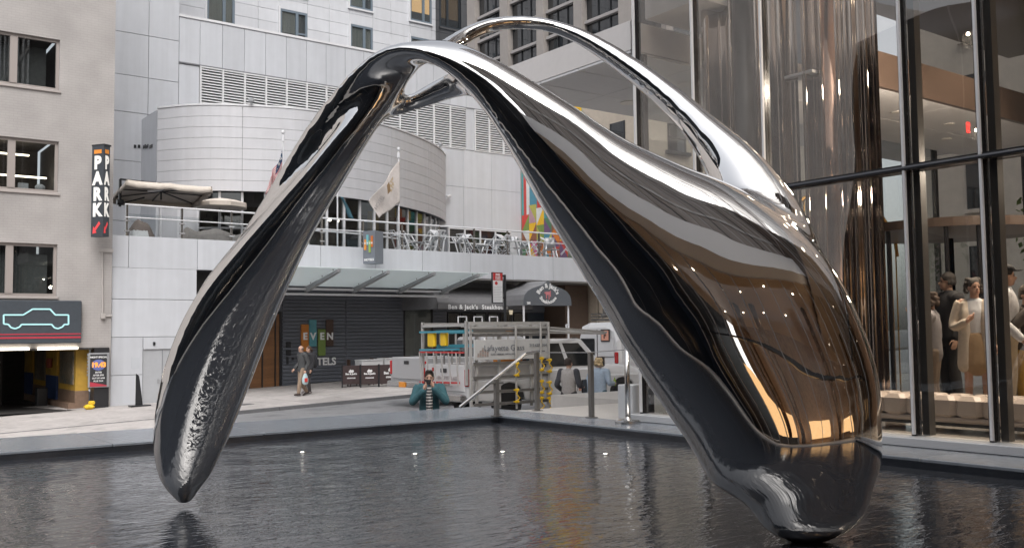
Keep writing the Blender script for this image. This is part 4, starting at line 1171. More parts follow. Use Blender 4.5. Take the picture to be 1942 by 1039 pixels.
# ------------------------------------------------------------------ glass lobby on the right
GX = 9.8
gb = thing('glass_lobby_building', 'glass lobby with black mullions and a pale projecting canopy at the right', 'building', (GX, 7, 0))
GT = 9.0
ms = [9.97, 8.84, 7.68, 5.79, 4.94, 3.1, 1.2, -.6]
fr_m = mat('mullion_black', (.018, .018, .021), rough=.25)
for i, y in enumerate(ms):
    MB().box(GX-.02, GX+.10, y-.022, y+.03, 0.10, GT).build('mullion', fr_m, gb)
    MB().box(GX-.055, GX-.021, y-.022, y+.006, 0.12, GT).build('mullion_cap', white_metal, gb)
    if i in (3, 4): MB().box(GX+.12, GX+.24, y-.10, y-.02, 0.1, 6.8).build('inner_post', mat('post_grey_brown', (.10, .095, .09), rough=.4), gb)
MB().box(GX-.03, GX+.16, -.6, 7.64, 2.99, 3.065).build('transom', fr_m, gb)
MB().cyl((GX-.04, -.6, 3.02), (GX-.04, 7.64, 3.02), .028, 8).build('transom_cap', mat('dark_steel_round', (.10, .10, .105), rough=.2, metal=.8), gb)
MB().bev(GX-.2, GX+.14, -.8, 10.05, 0.0, .10, .01).build('sill', mat('sill_pale', (.52, .53, .55), rough=.3), gb)
for (a, b) in zip(ms, ms[1:]):
    if a <= 7.7:
        MB().box(GX+.02, GX+.03, b+.05, a-.035, .1, 2.985).build('pane', glass_tint, gb)
        MB().box(GX+.02, GX+.03, b+.05, a-.035, 3.07, GT).build('pane', glass_tint, gb)
    else:
        MB().box(GX+.02, GX+.03, b+.05, a-.035, .1, GT).build('pane', glass_tint, gb)
# north return wall in glass
for x in (GX+.2, 12.4, 15, 18):
    MB().box(x-.04, x+.04, 9.97, 10.06, 0, 5.36).build('mullion', fr_m, gb)
for a, b in ((9.99, 12.36), (12.44, 14.96), (15.04, 17.96)):
    MB().box(a, b, 10.0, 10.01, .0, 5.36).build('pane', glass_clear, gb)
# canopy over the corner: fascia, soffit with joints, downlights
fas = mat('fascia_pale', (.60, .58, .575), rough=.45, var=.03)
sof = mat('soffit_pale', (.66, .66, .675), rough=.5, var=.03)
MB().box(GX, 22, 10.06, 13.1, 5.42, 5.86).build('canopy', fas, gb)
xs_ = [GX+.0, 11.2, 13.0, 14.8, 16.6, 18.4, 20.2]
ys_ = [10.07, 11.25, 12.2, 13.1]
for a, b in zip(xs_, xs_[1:]):
    for c, d in zip(ys_, ys_[1:]):
        piece('soffit_panel', a+.007, b-.007, c+.007, d-.007, 5.375, 5.415, sof, gb, .004)
# the soffit runs on indoors
xs2 = [11.0, 12.8, 14.6, 16.4, 18.2, 20.0]; ys2 = [7.8, 8.9, 9.95]
for a, b in zip(xs2, xs2[1:]):
    for c, d in zip(ys2, ys2[1:]):
        piece('soffit_panel', a+.007, b-.007, c+.007, d-.007, 4.76, 4.80, sof, gb, .004)
for (u, v, z_) in ((1193, 195, 5.37), (1302, 160, 5.37)):
    p = at(u, v, Z=z_); MB().lathe((p.x, p.y, z_-.012), [(.16, 0), (.16, .02), (.10, .03)], 20).build('downlight', mat('downlight_off', (.72, .70, .66), rough=.5), gb)
for x, y in ((12.6, 8.5), (14.2, 8.5), (15.8, 8.5), (17, 9.2)):
    MB().lathe((x, y, 4.745), [(.09, 0), (.09, .015)], 14).build('downlight', mat('downlight_off', ()), gb)
MB().box(11.7, 20, 7.72, 7.80, 4.76, 5.28).build('bronze_beam', bronze_d, gb)
# upper floor slab edges seen through the glass
MB().box(GX+.25, 11.8, 8.9, 10.0, 5.9, 6.9).build('floor_edge', fas, gb)
tsh = mat('tower_bronze_glass', (.085, .062, .05), rough=.12, var=.3, scale=.5, stretch=(1, 1, .15), spec=.7)
MB().box(GX+.5, 21, -9, 9.9, 7.1, 42).build('tower_shaft', tsh, gb)
for k, y in enumerate(np.arange(-8.8, 9.9, 1.55)):
    MB().box(GX+.42, GX+.5, y, y+.08, 7.1, 42).build('shaft_fin', white_metal if k % 2 else fr_m, gb)
for z_ in np.arange(10.5, 40, 3.5): MB().box(GX+.44, GX+.5, -9, 9.9, z_, z_+.3).build('spandrel', mat('shaft_spandrel', (.20, .16, .14), rough=.4), gb)
# polished columns and rippled screens just inside
def screen(name, x0, y0, x1, y1, z0, z1, m_, amp=.08, waves=6, n=72):
    d = Vector((x1-x0, y1-y0, 0)); L_ = d.length; d.normalize(); nr = Vector((d.y, -d.x, 0)); rows = [[], []]
    for k in range(n+1):
        t = k/n; o = amp*math.sin(t*waves*2*math.pi)+amp*.6*math.sin(t*waves*5.1+1)
        p = Vector((x0, y0, 0))+d*L_*t+nr*o
        rows[0].append((p.x, p.y, z0)); rows[1].append((p.x, p.y, z1))
    return MB().grid(rows).build(name, m_, gb, smooth=True)
screen('rippled_metal_screen', 10.5, 9.3, 11.1, 8.1, 0, 6.85, mat('smoked_metal', (.52, .46, .42), rough=.08, metal=1), .07, 4)
screen('rippled_metal_screen', 11.05, 8.0, 11.55, 7.15, 0, 6.85, mat('smoked_metal', ()), .05, 5)
MB().cyl((11.35, 7.75, 0), (11.35, 7.75, 6.85), .19, 28).build('bronze_column', bronze, gb, smooth=True)
MB().cyl((10.75, 8.75, 0), (10.75, 8.75, 6.85), .16, 20).build('dark_column', black_metal, gb, smooth=True)
# revolving door drum behind the bench
rd = MB()
for k in range(9):
    t = -1.1+k*.30; rd.cyl((13.3+1.3*math.cos(2.6+t), 7.2+1.3*math.sin(2.6+t), .1), (13.3+1.3*math.cos(2.6+t), 7.2+1.3*math.sin(2.6+t), 2.6), .03, 8)
rd.build('revolving_door_frame', fr_m, gb)
MB().lathe((13.3, 7.2, 2.6), [(1.36, 0), (1.36, .12)], 36).build('revolving_door_head', bronze_d, gb)
for ang in (.3, 1.9, 3.4, 5.0):
    MB().bar((13.3, 7.2, .1), (13.3, 7.2, 2.55), .06).build('door_post', fr_m, gb)
    e = Vector((13.3+1.25*math.cos(ang), 7.2+1.25*math.sin(ang), 0))
    q = MB().add([(13.3, 7.2, .15), (e.x, e.y, .15), (e.x, e.y, 2.55), (13.3, 7.2, 2.55)], [(0, 1, 2, 3)]); q.build('door_wing', glass_clear, gb)
# lobby room
lob = mat('lobby_wall_brown', (.17, .115, .085), rough=.35, var=.2, scale=1.2)
MB().box(GX+.17, 21, -9, 9.95, -.02, .08).build('lobby_floor', mat('lobby_floor_stone', (.36, .34, .32), rough=.2, var=.15), gb)
MB().box(20.0, 20.2, -9, 3.0, .08, 6.9).build('lobby_back_wall', lob, gb)
MB().box(16.4, 16.6, -1, 2.6, .08, 6.9).build('inner_wall', lob, gb)
for yy in (3.2, 4.3, 5.4, 6.5): MB().box(19.9, 20.0, yy, yy+.08, .08, 6.9).build('far_mullion', fr_m, gb)
MB().box(GX+.4, 20.2, -9, 7.6, 6.9, 7.05).build('lobby_ceiling', mat('ceiling_warm', (.36, .30, .26), rough=.5), gb)
MB().box(14.6, 14.75, 5.0, 5.8, .08, 4.7).box(15.3, 15.45, 6.3, 6.5, .08, 4.7).build('inner_pier', bronze_d, gb)
for k in range(5):
    MB().box(19.0, 19.06, 7.1+k*.55, 7.16+k*.55, .08, 4.6).build('far_mullion', fr_m, gb)
for (x, y, z_) in ((11.6, 5.2, 3.4), (12.6, 6.4, 3.9), (13.5, 4.6, 3.4), (12.1, 7.0, 4.4), (14.3, 5.9, 4.2), (11.9, 6.1, 5.0)):
    MB().ell((x, y, z_), .022, .022, .022, 8, 6).build('pendant_bulb', lamp_warm, gb)
    ld = bpy.data.lights.new('pendant_lamp', 'POINT'); ld.energy = 70; ld.color = (1, .86, .70); ld.shadow_soft_size = .1
    lo = bpy.data.objects.new('pendant_lamp', ld); link(lo, gb); lo.location = Vector((x, y, z_-.08))-gb.location
# arched rail of a stair behind the columns
q = MB()
arc = [(12.4+1.5*math.cos(t), 8.4, 2.4+.9*math.sin(t)) for t in np.linspace(0, math.pi, 14)]
q.path(arc, .03, 6)
for k in range(1, 13): q.cyl(arc[k], (arc[k][0], 8.4, .1), .012, 6)
q.build('stair_rail', mat('brass_rail', (.35, .22, .06), rough=.25, metal=1), gb)
# red exit sign
p = at(1838, 242, Y=7.0); MB().box(p.x-.03, p.x+.03, 7.0, 7.03, p.z-.08, p.z+.08).build('exit_sign', mat('exit_red', (.5, .02, .02), emit=(1, .05, .05), estr=.0), gb)
# tufted bench inside the glass
bn = thing('tufted_bench', 'long pale upholstered bench with square tufts behind the glass', 'bench', (10.9, 5.4, .08))
cush = mat('bench_leather', (.50, .43, .38), rough=.45, var=.06, bump=.05)
bx0, bx1 = 10.45, 11.05
cush_me = None
yq = 3.0
while yq < 6.75:
    for xx in (bx0, bx0+.3):
        q = MB().bev(xx, xx+.298, yq, yq+.298, .24, .50, .05)
        if cush_me is None: o = q.build('cushion', cush, bn); cush_me = o.data; o0 = (xx, yq)
        else:
            o = bpy.data.objects.new('cushion', cush_me); link(o, bn); o.location = (xx-o0[0], yq-o0[1], 0)
    yq += .30
MB().bev(bx0+.01, bx1-.02, 3.0, 6.9, .20, .26, .02).build('seat_base', cush, bn)
MB().box(bx0+.05, bx1-.05, 3.05, 6.85, .16, .20).build('frame', black_metal, bn)
for yy in (3.3, 4.9, 6.6): MB().box(bx0+.08, bx1-.08, yy, yy+.05, .08, .16).build('leg', chrome, bn)

# lamps of the lobby: downlights in its ceiling with their own light
for x, y in ((11.6, 5.9), (11.6, 3.8), (13.2, 5.2), (14.8, 7.0), (12.4, 7.2), (11.4, 1.5), (14.6, 3.0)):
    MB().lathe((x, y, 6.88), [(.12, 0), (.12, .018)], 14).build('downlight', lamp_warm, gb)
    ld = bpy.data.lights.new('lobby_lamp', 'SPOT'); ld.energy = 420; ld.color = (1, .84, .66); ld.spot_size = R(95); ld.spot_blend = .8; ld.shadow_soft_size = .12
    lo = bpy.data.objects.new('lobby_lamp', ld); link(lo, gb); lo.location = Vector((x, y, 6.84))-gb.location
# ------------------------------------------------------------------ beyond the lobby: the next block with street trees
ob = thing('beige_office_building', 'beige stone office building with many windows seen through the lobby glass', 'building', (36, 0, 0))
bei = mat('beige_stone', (.42, .38, .33), rough=.8, var=.1, scale=1)
MB().box(36, 46, -30, 21, -1, 45).build('wall', bei, ob)
for y in np.arange(-28, 20, 2.4):
    for z_ in np.arange(2.5, 30, 3.3):
        piece('window_pane', 35.96, 35.995, y, y+1.15, z_, z_+1.9, win_dark, ob, .005)
        if -6 < y < 20: piece('sill', 35.85, 35.955, y-.1, y+1.25, z_-.15, z_, bei, ob, .01)
leaf_m = mat('spring_leaves', (.11, .15, .045), rough=.7, var=.5, scale=3)
bark = mat('bark', (.07, .055, .045), rough=.9, var=.3, scale=8)
for ti, (tx, ty) in enumerate(((27.5, 11.0), (28.5, 6.0), (27.0, 1.5))):
    tr_ = thing('street_tree', ['small green tree beyond the lobby, farthest left through the glass', 'small green tree beyond the lobby behind the revolving door', 'small green tree beyond the lobby, farthest right'][ti], 'tree', (tx, ty, -.01), group='street trees beyond the lobby')
    q = MB(); limb(q, [(tx, ty, 0, .13), (tx+.1, ty, 1.6, .10), (tx, ty+.1, 3.2, .06)], 8)
    rr = random.Random(ti)
    for k in range(6):
        an = k*1.05; limb(q, [(tx+.05, ty, 1.8+.2*k, .05), (tx+math.cos(an)*.9, ty+math.sin(an)*.9, 3.0+.25*k, .02)], 6, 2)
    q.build('trunk', bark, tr_)
    q = MB()
    for k in range(2600):
        th, ph = rr.uniform(0, 6.28), math.acos(rr.uniform(-1, 1)); rad = (rr.random()**.45)*(1+.25*math.sin(th*3+ti))
        c = Vector((tx+1.7*rad*math.sin(ph)*math.cos(th), ty+1.7*rad*math.sin(ph)*math.sin(th), 3.9+1.5*rad*math.cos(ph)))
        a = Vector((rr.gauss(0, 1), rr.gauss(0, 1), rr.gauss(0, 1))).normalized()*.10; b = a.cross(Vector((rr.gauss(0, 1), rr.gauss(0, 1), rr.gauss(0, 1)))).normalized()*.07
        q.add([c-a, c+b, c+a, c-b], [(0, 1, 2, 3)])
    q.build('crown', leaf_m, tr_)

# ------------------------------------------------------------------ what stands behind the camera and shows in the steel
so_b = thing('south_lobby_building', 'glass lobby building behind the pool, seen only mirrored in the sculpture', 'building', (6, -5, 0))
SY, SH = -3.6, 7.4
ochre = mat('ochre_lit_wall', (.62, .40, .19), rough=.6, var=.2, scale=5, bump=.1, emit=(1.0, .62, .30), estr=.8)  # lamp light on this wall is put in as its own glow
cpr = mat('copper_wall', (.42, .32, .25), rough=.35, metal=.3, var=.3, scale=1.5)
SX0 = -6.0
MB().box(SX0, 22, SY-8, SY-7.8, 0, SH).build('back_wall', cpr, so_b)
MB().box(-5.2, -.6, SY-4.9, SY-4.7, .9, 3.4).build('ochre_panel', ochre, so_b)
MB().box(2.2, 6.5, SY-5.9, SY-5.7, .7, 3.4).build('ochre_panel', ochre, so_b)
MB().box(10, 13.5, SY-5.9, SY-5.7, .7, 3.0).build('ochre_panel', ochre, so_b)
MB().box(SX0, 22, SY-8, SY-.05, SH, SH+.1).build('ceiling', mat('lobby_ceiling', (.52, .42, .34), rough=.4), so_b)
MB().box(SX0, 22, SY-8, SY-.05, -.001, .04).build('floor', mat('lobby_floor_warm', (.22, .17, .13), rough=.15), so_b)
for k, x in enumerate(np.arange(SX0+1, 21, 3.1)):
    for y in (SY-1.5+(k % 2)*.7, SY-4.6): MB().lathe((x+(.9 if y < SY-4 else 0), y, SH-.02), [(.075, 0), (.075, .015)], 12).build('downlight', lamp_warm, so_b)
for x in (-1.2, 1.1, 8.2, 15.0): MB().cyl((x, SY-3.4, .04), (x, SY-3.4, SH), .34, 24).build('column', mat('column_bronze', (.30, .20, .14), rough=.25, metal=.8), so_b, smooth=True)
for x in np.arange(SX0, 22.1, 1.55):
    MB().box(x-.035, x+.035, SY-.05, SY+.08, 0.04, SH-.02).build('mullion', mat('mullion_grey', (.30, .30, .31), rough=.3), so_b)
for x in np.arange(SX0, 20.5, 1.55):
    MB().box(x+.045, x+1.505, SY, SY+.01, .05, SH-.03).build('pane', glass_mat('south_pane', (.90, .86, .80), 1.0), so_b)
MB().box(SX0, 22, SY-.04, SY+.05, 3.55, 3.66).build('transom', fr_m, so_b)
MB().box(-3.5, .5, SY-3, SY-2.4, .04, 1.0).build('reception_desk', mat('desk_grey', (.18, .18, .18), rough=.4), so_b)
MB().box(8, 11, SY-4, SY-3.4, .04, .9).build('counter', mat('counter_wood', (.25, .13, .06), rough=.4), so_b)
MB().box(SX0-.4, 22, SY-.3, SY+1.1, SH+.1, SH+1.7).build('fascia', mat('fascia_white', (.84, .83, .82), rough=.5), so_b)
stw = mat('bronze_cladding', (.26, .225, .20), rough=.35, var=.25, scale=.6, stretch=(1, 1, .2))
MB().box(SX0-.4, 30, SY-14, SY-.3, SH+1.7, 17).build('upper_floors', stw, so_b)
fin = mat('fin_grey', (.52, .50, .48), rough=.4)
for k, x in enumerate(np.arange(SX0, 29, .9)):
    MB().box(x, x+.07, SY-.3, SY-.08, SH+1.7, 17).build('fin', fin if k % 3 else fr_m, so_b)
for z_ in (12.2, 15.6): MB().box(SX0-.4, 30, SY-.3, SY-.2, z_, z_+.35).build('spandrel', fin, so_b)
ws = thing('west_dark_building', 'dark polished granite wall left of the camera, seen only mirrored in the steel', 'building', (-9, 4, 0))
dg_ = mat('navy_granite', (.020, .026, .036), rough=.12, var=.15, scale=3, spec=.35)
MB().box(-9.5, -9, -14, 19, -1.2, 11).build('wall', dg_, ws)
MB().box(-9, -6.45, SY-1.4, SY-1.0, 0, 9).build('side_wall', dg_, ws)
for k in range(8): MB().box(-8.98, -8.96, -13+k*4, -12.95+k*4, -.1, 11).build('joint', gap_m, ws)
# ------------------------------------------------------------------ vehicles
car_white = mat('white_car_paint', (.66, .66, .67), rough=.22, var=.02, scale=1, coat=.6)
car_silver = mat('silver_car_paint', (.42, .42, .43), rough=.3, metal=.3, coat=.5)
rubber = mat('tyre_rubber', (.018, .018, .019), rough=.8, bump=.1)
tail_red = mat('tail_light_red', (.42, .02, .02), rough=.15, spec=.8)
amber = mat('amber_plastic', (.75, .28, .03), rough=.3)
carglass = mat('car_window', (.018, .02, .022), rough=.04, spec=.9)
trim = mat('black_trim', (.03, .03, .032), rough=.5)
alu = mat('rack_aluminium', (.46, .45, .44), rough=.4, metal=.25, var=.08)
alu_d = mat('rack_dark', (.12, .115, .11), rough=.5)

def arc_cut(cx, r, z0, n=9):
    """points of a wheel arch from front to back along the sill at height z0"""
    a0 = math.asin(min(1, (z0-.42)/r))
    return [(cx+r*math.cos(t), .42+r*math.sin(t)) for t in np.linspace(a0, math.pi-a0, n)]

def pickup(label, x, y, group=None, paint=car_white, L=6.05, W=2.0):
    z = street_z(x+L/2)-.10
    t = thing('pickup_truck', label, 'pickup truck', (x, y, z), 0, group)
    h = W/2
    xw1, xw2 = 1.25, L-1.0
    low = [(0.05, .52), (0.0, .60), (0.0, 1.0)] + [(L-.35, 1.0), (L-.12, .95), (L-.03, .80), (L-.0, .55), (L-.04, .46)]
    low += arc_cut(xw2, .50, .46) + arc_cut(xw1, .50, .46)
    q = MB(); q.prism(low, lambda a, b, l: (a, l, b), -h, h)
    body = q.build('body', paint, t, local=True)
    bv = body.modifiers.new('b', 'BEVEL'); bv.width = .035; bv.segments = 3; bv.limit_method = 'ANGLE'
    # hood with crowned top
    q = MB(); rows = []
    for xx, zz, hh in ((L-1.72, 1.29, .93), (L-1.2, 1.28, .93), (L-.6, 1.23, .91), (L-.25, 1.15, .88), (L-.12, .98, .86)):
        rows.append([(xx, -hh-.04, .98), (xx, -hh, zz-.05), (xx, -hh*.85, zz), (xx, 0, zz+.03), (xx, hh*.85, zz), (xx, hh, zz-.05), (xx, hh+.04, .98)])
    q.grid(rows); q.build('hood', paint, t, smooth=True, local=True)
    # bed walls, open on top
    bh = 1.38
    q = MB()
    q.bev(0.02, 2.05, -h, -h+.10, .98, bh, .03).bev(.02, 2.05, h-.10, h, .98, bh, .03).box(1.97, 2.06, -h+.10, h-.10, .98, bh-.02)
    q.build('bed_side', paint, t, local=True)
    tg = MB().bev(-.02, .06, -h+.11, h-.11, .72, bh, .025).build('tailgate', paint, t, local=True)
    MB().bev(-.045, -.02, -.13, .13, 1.18, 1.28, .008).build('handle', trim, tg, local=True)
    MB().box(.06, 1.96, -h+.1, h-.1, .98, 1.002).build('bed_floor', trim, t, local=True)
    MB().bev(-.16, .0, -h+.05, h-.05, .50, .68, .03).build('bumper', chrome, t, local=True)
    MB().bev(L-.10, L+.08, -h+.02, h-.02, .45, .72, .04).build('bumper', chrome, t, local=True)
    for s in (-1, 1):
        MB().bev(-.03, .10, s*h-s*.11, s*h+s*.008, .86, 1.28, .02).build('tail_light', tail_red, t, local=True)
        MB().bev(L-.26, L-.02, s*(h-.28), s*(h-.0), .86, 1.06, .03).build('headlight', mat('headlight_glass', (.6, .6, .62), rough=.1), t, local=True)
        MB().bev(L-.36, L-.27, s*(h-.06), s*(h+.006), .88, .98, .01).build('indicator', amber, t, local=True)
    # cab
    zb_c, zt_c = 1.12, 1.97
    b = [(2.06, h-.03), (L-1.50, h-.03)]; tp = [(2.30, h-.24), (L-2.25, h-.24)]
    def cabp(s, f, g):   # f 0..1 along, g 0..1 up, on side s
        x0 = b[0][0]+(tp[0][0]-b[0][0])*g; x1 = b[1][0]+(tp[1][0]-b[1][0])*g
        hh = b[0][1]+(tp[0][1]-b[0][1])*g
        return (x0+(x1-x0)*f, s*hh, zb_c+(zt_c-zb_c)*g)
    q = MB()
    q.add([cabp(-1, 0, 0), cabp(-1, 1, 0), cabp(1, 1, 0), cabp(1, 0, 0), cabp(-1, 0, 1), cabp(-1, 1, 1), cabp(1, 1, 1), cabp(1, 0, 1)],
          [(0,3,2,1),(4,5,6,7),(0,1,5,4),(1,2,6,5),(2,3,7,6),(3,0,4,7)])
    cb = q.build('cab', paint, t, local=True)
    bv = cb.modifiers.new('b', 'BEVEL'); bv.width = .09; bv.segments = 4
    MB().bev(2.06, L-1.45, -h+.0, h-.0, .95, 1.20, .04).build('door_panels', paint, cb, local=True)
    for s in (-1, 1):
        for f0, f1, g0, g1 in ((.09, .44, .17, .86), (.50, .86, .17, .86)):
            o_ = s*.012
            P = [cabp(s, f0, g0), cabp(s, f1+(.03 if f1 > .8 else 0), g0), cabp(s, f1-(.02 if f1 > .8 else 0), g1), cabp(s, f0+.01, g1)]
            P = [(p[0], p[1]+o_, p[2]) for p in P]
            Q = [(p[0], p[1]-s*.03, p[2]) for p in P]
            MB().add(P+Q, [(0,1,2,3),(7,6,5,4),(0,4,5,1),(1,5,6,2),(2,6,7,3),(3,7,4,0)]).build('side_window', carglass, t, local=True)
        for xx in (2.12, 3.42, L-1.62):
            MB().box(xx-.006, xx+.006, s*(h+.002)-.004, s*(h+.002)+.004, .62, 1.14).build('door_seam', trim, t, local=True)
        for xx in (3.25, L-1.85):
            MB().bev(xx-.16, xx, s*h-.0, s*(h+.035), 1.08, 1.12, .01).build('handle', paint if paint is car_white else trim, t, local=True)
        MB().bev(L-2.02, L-1.85, s*(h+.03), s*(h+.24), 1.22, 1.48, .03).bar((L-1.93, s*(h-.06), 1.26), (L-1.93, s*(h+.12), 1.30), .04).build('mirror', trim, t, local=True)
    def endwin(f, sgn, nm):
        P = [cabp(-1, f, .16), cabp(1, f, .16), cabp(1, f, .88), cabp(-1, f, .88)]
        P = [(p[0]+sgn*.012, p[1]*.90, p[2]) for p in P]; Q = [(p[0]-sgn*.03, p[1], p[2]) for p in P]
        MB().add(P+Q, [(0,1,2,3),(7,6,5,4),(0,4,5,1),(1,5,6,2),(2,6,7,3),(3,7,4,0)]).build(nm, carglass, t, local=True)
    endwin(0, -1, 'rear_window'); endwin(1, 1, 'windscreen')
    MB().bev(L-.02, L+.02, -h+.32, h-.32, .74, 1.04, .01).build('grille', trim, t, local=True)
    for xx in (xw1, xw2):
        for s in (-1, 1):
            w = MB().lathe((0, 0, 0), [(.28, -.125), (.385, -.12), (.40, -.08), (.40, .08), (.385, .12), (.28, .125)], 26)
            w.v = [(xx+p[0], s*(h-.15)+p[2], .40+p[1]) for p in w.v]
            wo = w.build('wheel', rubber, t, smooth=False, local=True)
            r_ = MB().lathe((0, 0, 0), [(.235, -.10), (.235, .112), (.18, .118), (.14, .09), (.06, .10), (.05, .125)], 20)
            r_.v = [(xx+p[0], s*(h-.15)+s*p[2], .40+p[1]) for p in r_.v]
            r_.build('rim', chrome, wo, local=True)
            MB().box(xx-.48, xx+.48, s*(h-.30), s*(h-.04), .55, .92).build('wheel_well', trim, t, local=True)
    return t

TRX, TRY = 12.88, 19.95
tr = pickup('white crew cab pickup with glazing racks, yellow clamps and ladders, parked behind the pool', TRX, TRY)
tz = tr.location.z
text('LAFAYETTE GLASS', 'lettering', mat('faded_letter', (.42, .40, .40)), tr, .12, (TRX-.03, TRY-.1, tz+1.05), xdir=(0, -1, 0), bold=.002)
text('212.627.8364', 'lettering', mat('faded_letter', ()), tr, .10, (TRX-.03, TRY-.1, tz+.88), xdir=(0, -1, 0), bold=.002)
# logo on the door: little columns of blocks
def bars_logo(name, x, y, z, s, parent, m1, m2):
    hs_ = (3, 5, 7, 6, 4)
    a, b = MB(), MB()
    for i, n_b in enumerate(hs_):
        for k in range(n_b):
            (b if (k+i) % 3 == 0 else a).box(x+i*s*1.35, x+i*s*1.35+s, y-.006, y, z+k*s*.62, z+k*s*.62+s*.42)
    a.build(name, m1, parent, kind='stuff'); b.build(name, m2, parent, kind='stuff')
bars_logo('door_logo', 16.35, TRY-1.006, tz+.62, .06, tr, mat('logo_red', (.55, .14, .08)), mat('logo_orange', (.6, .3, .12)))
# glazing rack on the near side
RY = 18.78
def zz(v, u=960): return at(u, v, Y=RY).z
rackz0, rackz1 = zz(772), zz(612)
rx0, rx1 = at(893, 700, Y=RY).x, at(1040, 700, Y=RY).x
rk = MB()
for x in (rx0, rx0+.16, (rx0+rx1)/2-.35, rx1-.55, rx1-.02):
    rk.bar((x, RY, rackz0), (x, RY, rackz1+.02), .055)
for z_ in (zz(715), zz(742), zz(765), zz(690)):
    rk.bar((rx0, RY-.03, z_), (rx1, RY-.03, z_), .05, .045)
rko = rk.build('rack_frame', alu, tr)
for i, z_ in enumerate((zz(712), zz(739), zz(762), zz(686), zz(624), zz(634))):
    MB().box(rx0+.03, rx1-.03, RY-.075, RY-.055, z_-.045, z_+.015).build('rubber_strip', alu_d, rko)
for z_ in (zz(614), zz(621), zz(630)):
    MB().bar((rx0-.05, RY-.01, z_), (rx1+.02, RY-.01, z_), .07, .06).build('rail', alu, rko)
MB().box(rx0+1.0, rx0+1.2, RY-.07, RY-.04, zz(628), zz(623)).build('tag', amber, rko)
bz0, bz1 = zz(681, 965), zz(643, 965)
sb = MB().bev(rx0+.04, rx1-.04, RY-.10, RY-.05, bz0, bz1, .008).build('sign_board', mat('board_pale', (.50, .50, .50), rough=.45, var=.05), tr)
gr = mat('sign_grey_letter', (.20, .21, .23))
text('Lafayette Glass', 'lettering', gr, sb, .20, ((rx0+rx1)/2-.26, RY-.106, bz1-.21), bold=.0)
text('GLASS \u2022 MIRRORS \u2022 INSTALLATION', 'lettering', gr, sb, .05, ((rx0+rx1)/2-.28, RY-.106, bz0+.13))
text('212.627.8364', 'lettering', gr, sb, .10, (rx1-.40, RY-.106, bz1-.16), bold=.001)
text('www.lafglass.com', 'lettering', gr, sb, .06, (rx1-.40, RY-.106, bz1-.30), bold=.001)
bars_logo('board_logo', rx0+.12, RY-.101, bz0+.08, .05, sb, mat('logo_dim', (.30, .26, .24)), mat('logo_dimred', (.40, .25, .20)))
# vertical clamping poles with yellow cups
yclamp = mat('clamp_yellow', (.75, .48, .02), rough=.4)
for (u, v0, v1, cups) in ((979, 614, 775, (700, 750)), (1026, 612, 775, (690, 733, 765)), (1041, 610, 776, (693, 735, 765))):
    a = at(u, v0, Y=RY-.2); b = at(u, v1, Y=RY-.2)
    pl_ = MB().cyl((a.x, RY-.18, b.z), (a.x, RY-.18, a.z), .028, 8).build('clamp_pole', alu, tr)
    for cvv in cups:
        c = at(u, cvv, Y=RY-.22)
        q = MB()
        for s in (-.14, .14):
            q.cyl((c.x-.04, RY-.26, c.z+s), (c.x+.04, RY-.26, c.z+s), .036, 10)
            q.bev(c.x-.07, c.x+.07, RY-.25, RY-.2, c.z+s-.014, c.z+s+.014, .004)
        q.path([(c.x-.03, RY-.26, c.z-.14), (c.x+.05, RY-.30, c.z-.05), (c.x-.05, RY-.30, c.z+.05), (c.x+.03, RY-.26, c.z+.14)], .014, 6)
        q.build('suction_clamp', yclamp, pl_)
# roof rack over the bed, rear gate, ladders
q = MB()
yn, yf = RY+.15, TRY+.95
for x in (rx0-.02, (rx0+rx1)/2, rx1):
    q.bar((x, yn, rackz1-.05), (x, yf, rackz1-.05), .06)
for y_ in (yn, yf): q.bar((rx0-.02, y_, rackz1), (rx1+.1, y_, rackz1), .06)
for (x, y_) in ((rx0-.02, yf), (rx0-.02, yn), (rx1, yf)): q.bar((x, y_, tz+.9), (x, y_, rackz1+.05), .06)
q.bar((rx1, RY, rackz1-.12), (rx1+2.6, TRY-.4, tz+2.13), .05); q.bar((rx1, RY, rackz1-.25), (rx1+2.6, TRY-.4, tz+2.08), .04)
q.bar((rx1, yf, rackz1-.1), (rx1+2.6, TRY+.4, tz+2.13), .05); q.bar((rx1+2.6, TRY-.5, tz+2.12), (rx1+2.6, TRY+.5, tz+2.12), .05)
q.build('roof_rack', alu, tr)
for x in (rx0+1.0, rx0+1.5, rx0+2.0):
    z_ = rackz1+.03
    MB().path([(x, yf-.1, z_), (x, yf-.1, z_+.16), (x+.26, yf-.1, z_+.16), (x+.26, yf-.1, z_+.0)], .018, 6).build('loop_handle', white_metal, tr)
def ladder(name, x0, x1, yc, z_, w, m1, rungs, tilt=0.0, label=None):
    q = MB()
    o = None
    q.bar((x0, yc, z_), (x1, yc, z_+tilt), .05, .09); q.bar((x0, yc, z_-w), (x1, yc, z_+tilt-w), .05, .09)
    o = q.build(name, m1, tr)
    r_ = MB()
    for k in range(rungs):
        f = (k+.5)/rungs; xx = x0+(x1-x0)*f
        r_.bar((xx, yc, z_-w+tilt*f), (xx, yc, z_+tilt*f), .035)
    r_.build('rungs', alu, o, kind='stuff')
lb = mat('ladder_blue', (.06, .26, .34), rough=.4); lr = mat('ladder_red', (.45, .04, .04), rough=.4)
ladder('blue_ladder', rx0+.0, rx1, TRY+.35, rackz1-.20, .36, lb, 10)
ladder('red_ladder', rx0-.05, rx1-.3, TRY+.45, tz+1.80, .55, lr, 9)
MB().bev(rx0-.08, rx0+.02, TRY-.2, TRY+.05, rackz1-.55, rackz1-.20, .02).bev(rx0-.1, rx0-.0, TRY+.3, TRY+.62, rackz1-.58, rackz1-.18, .03).build('yellow_feet', yclamp, tr)
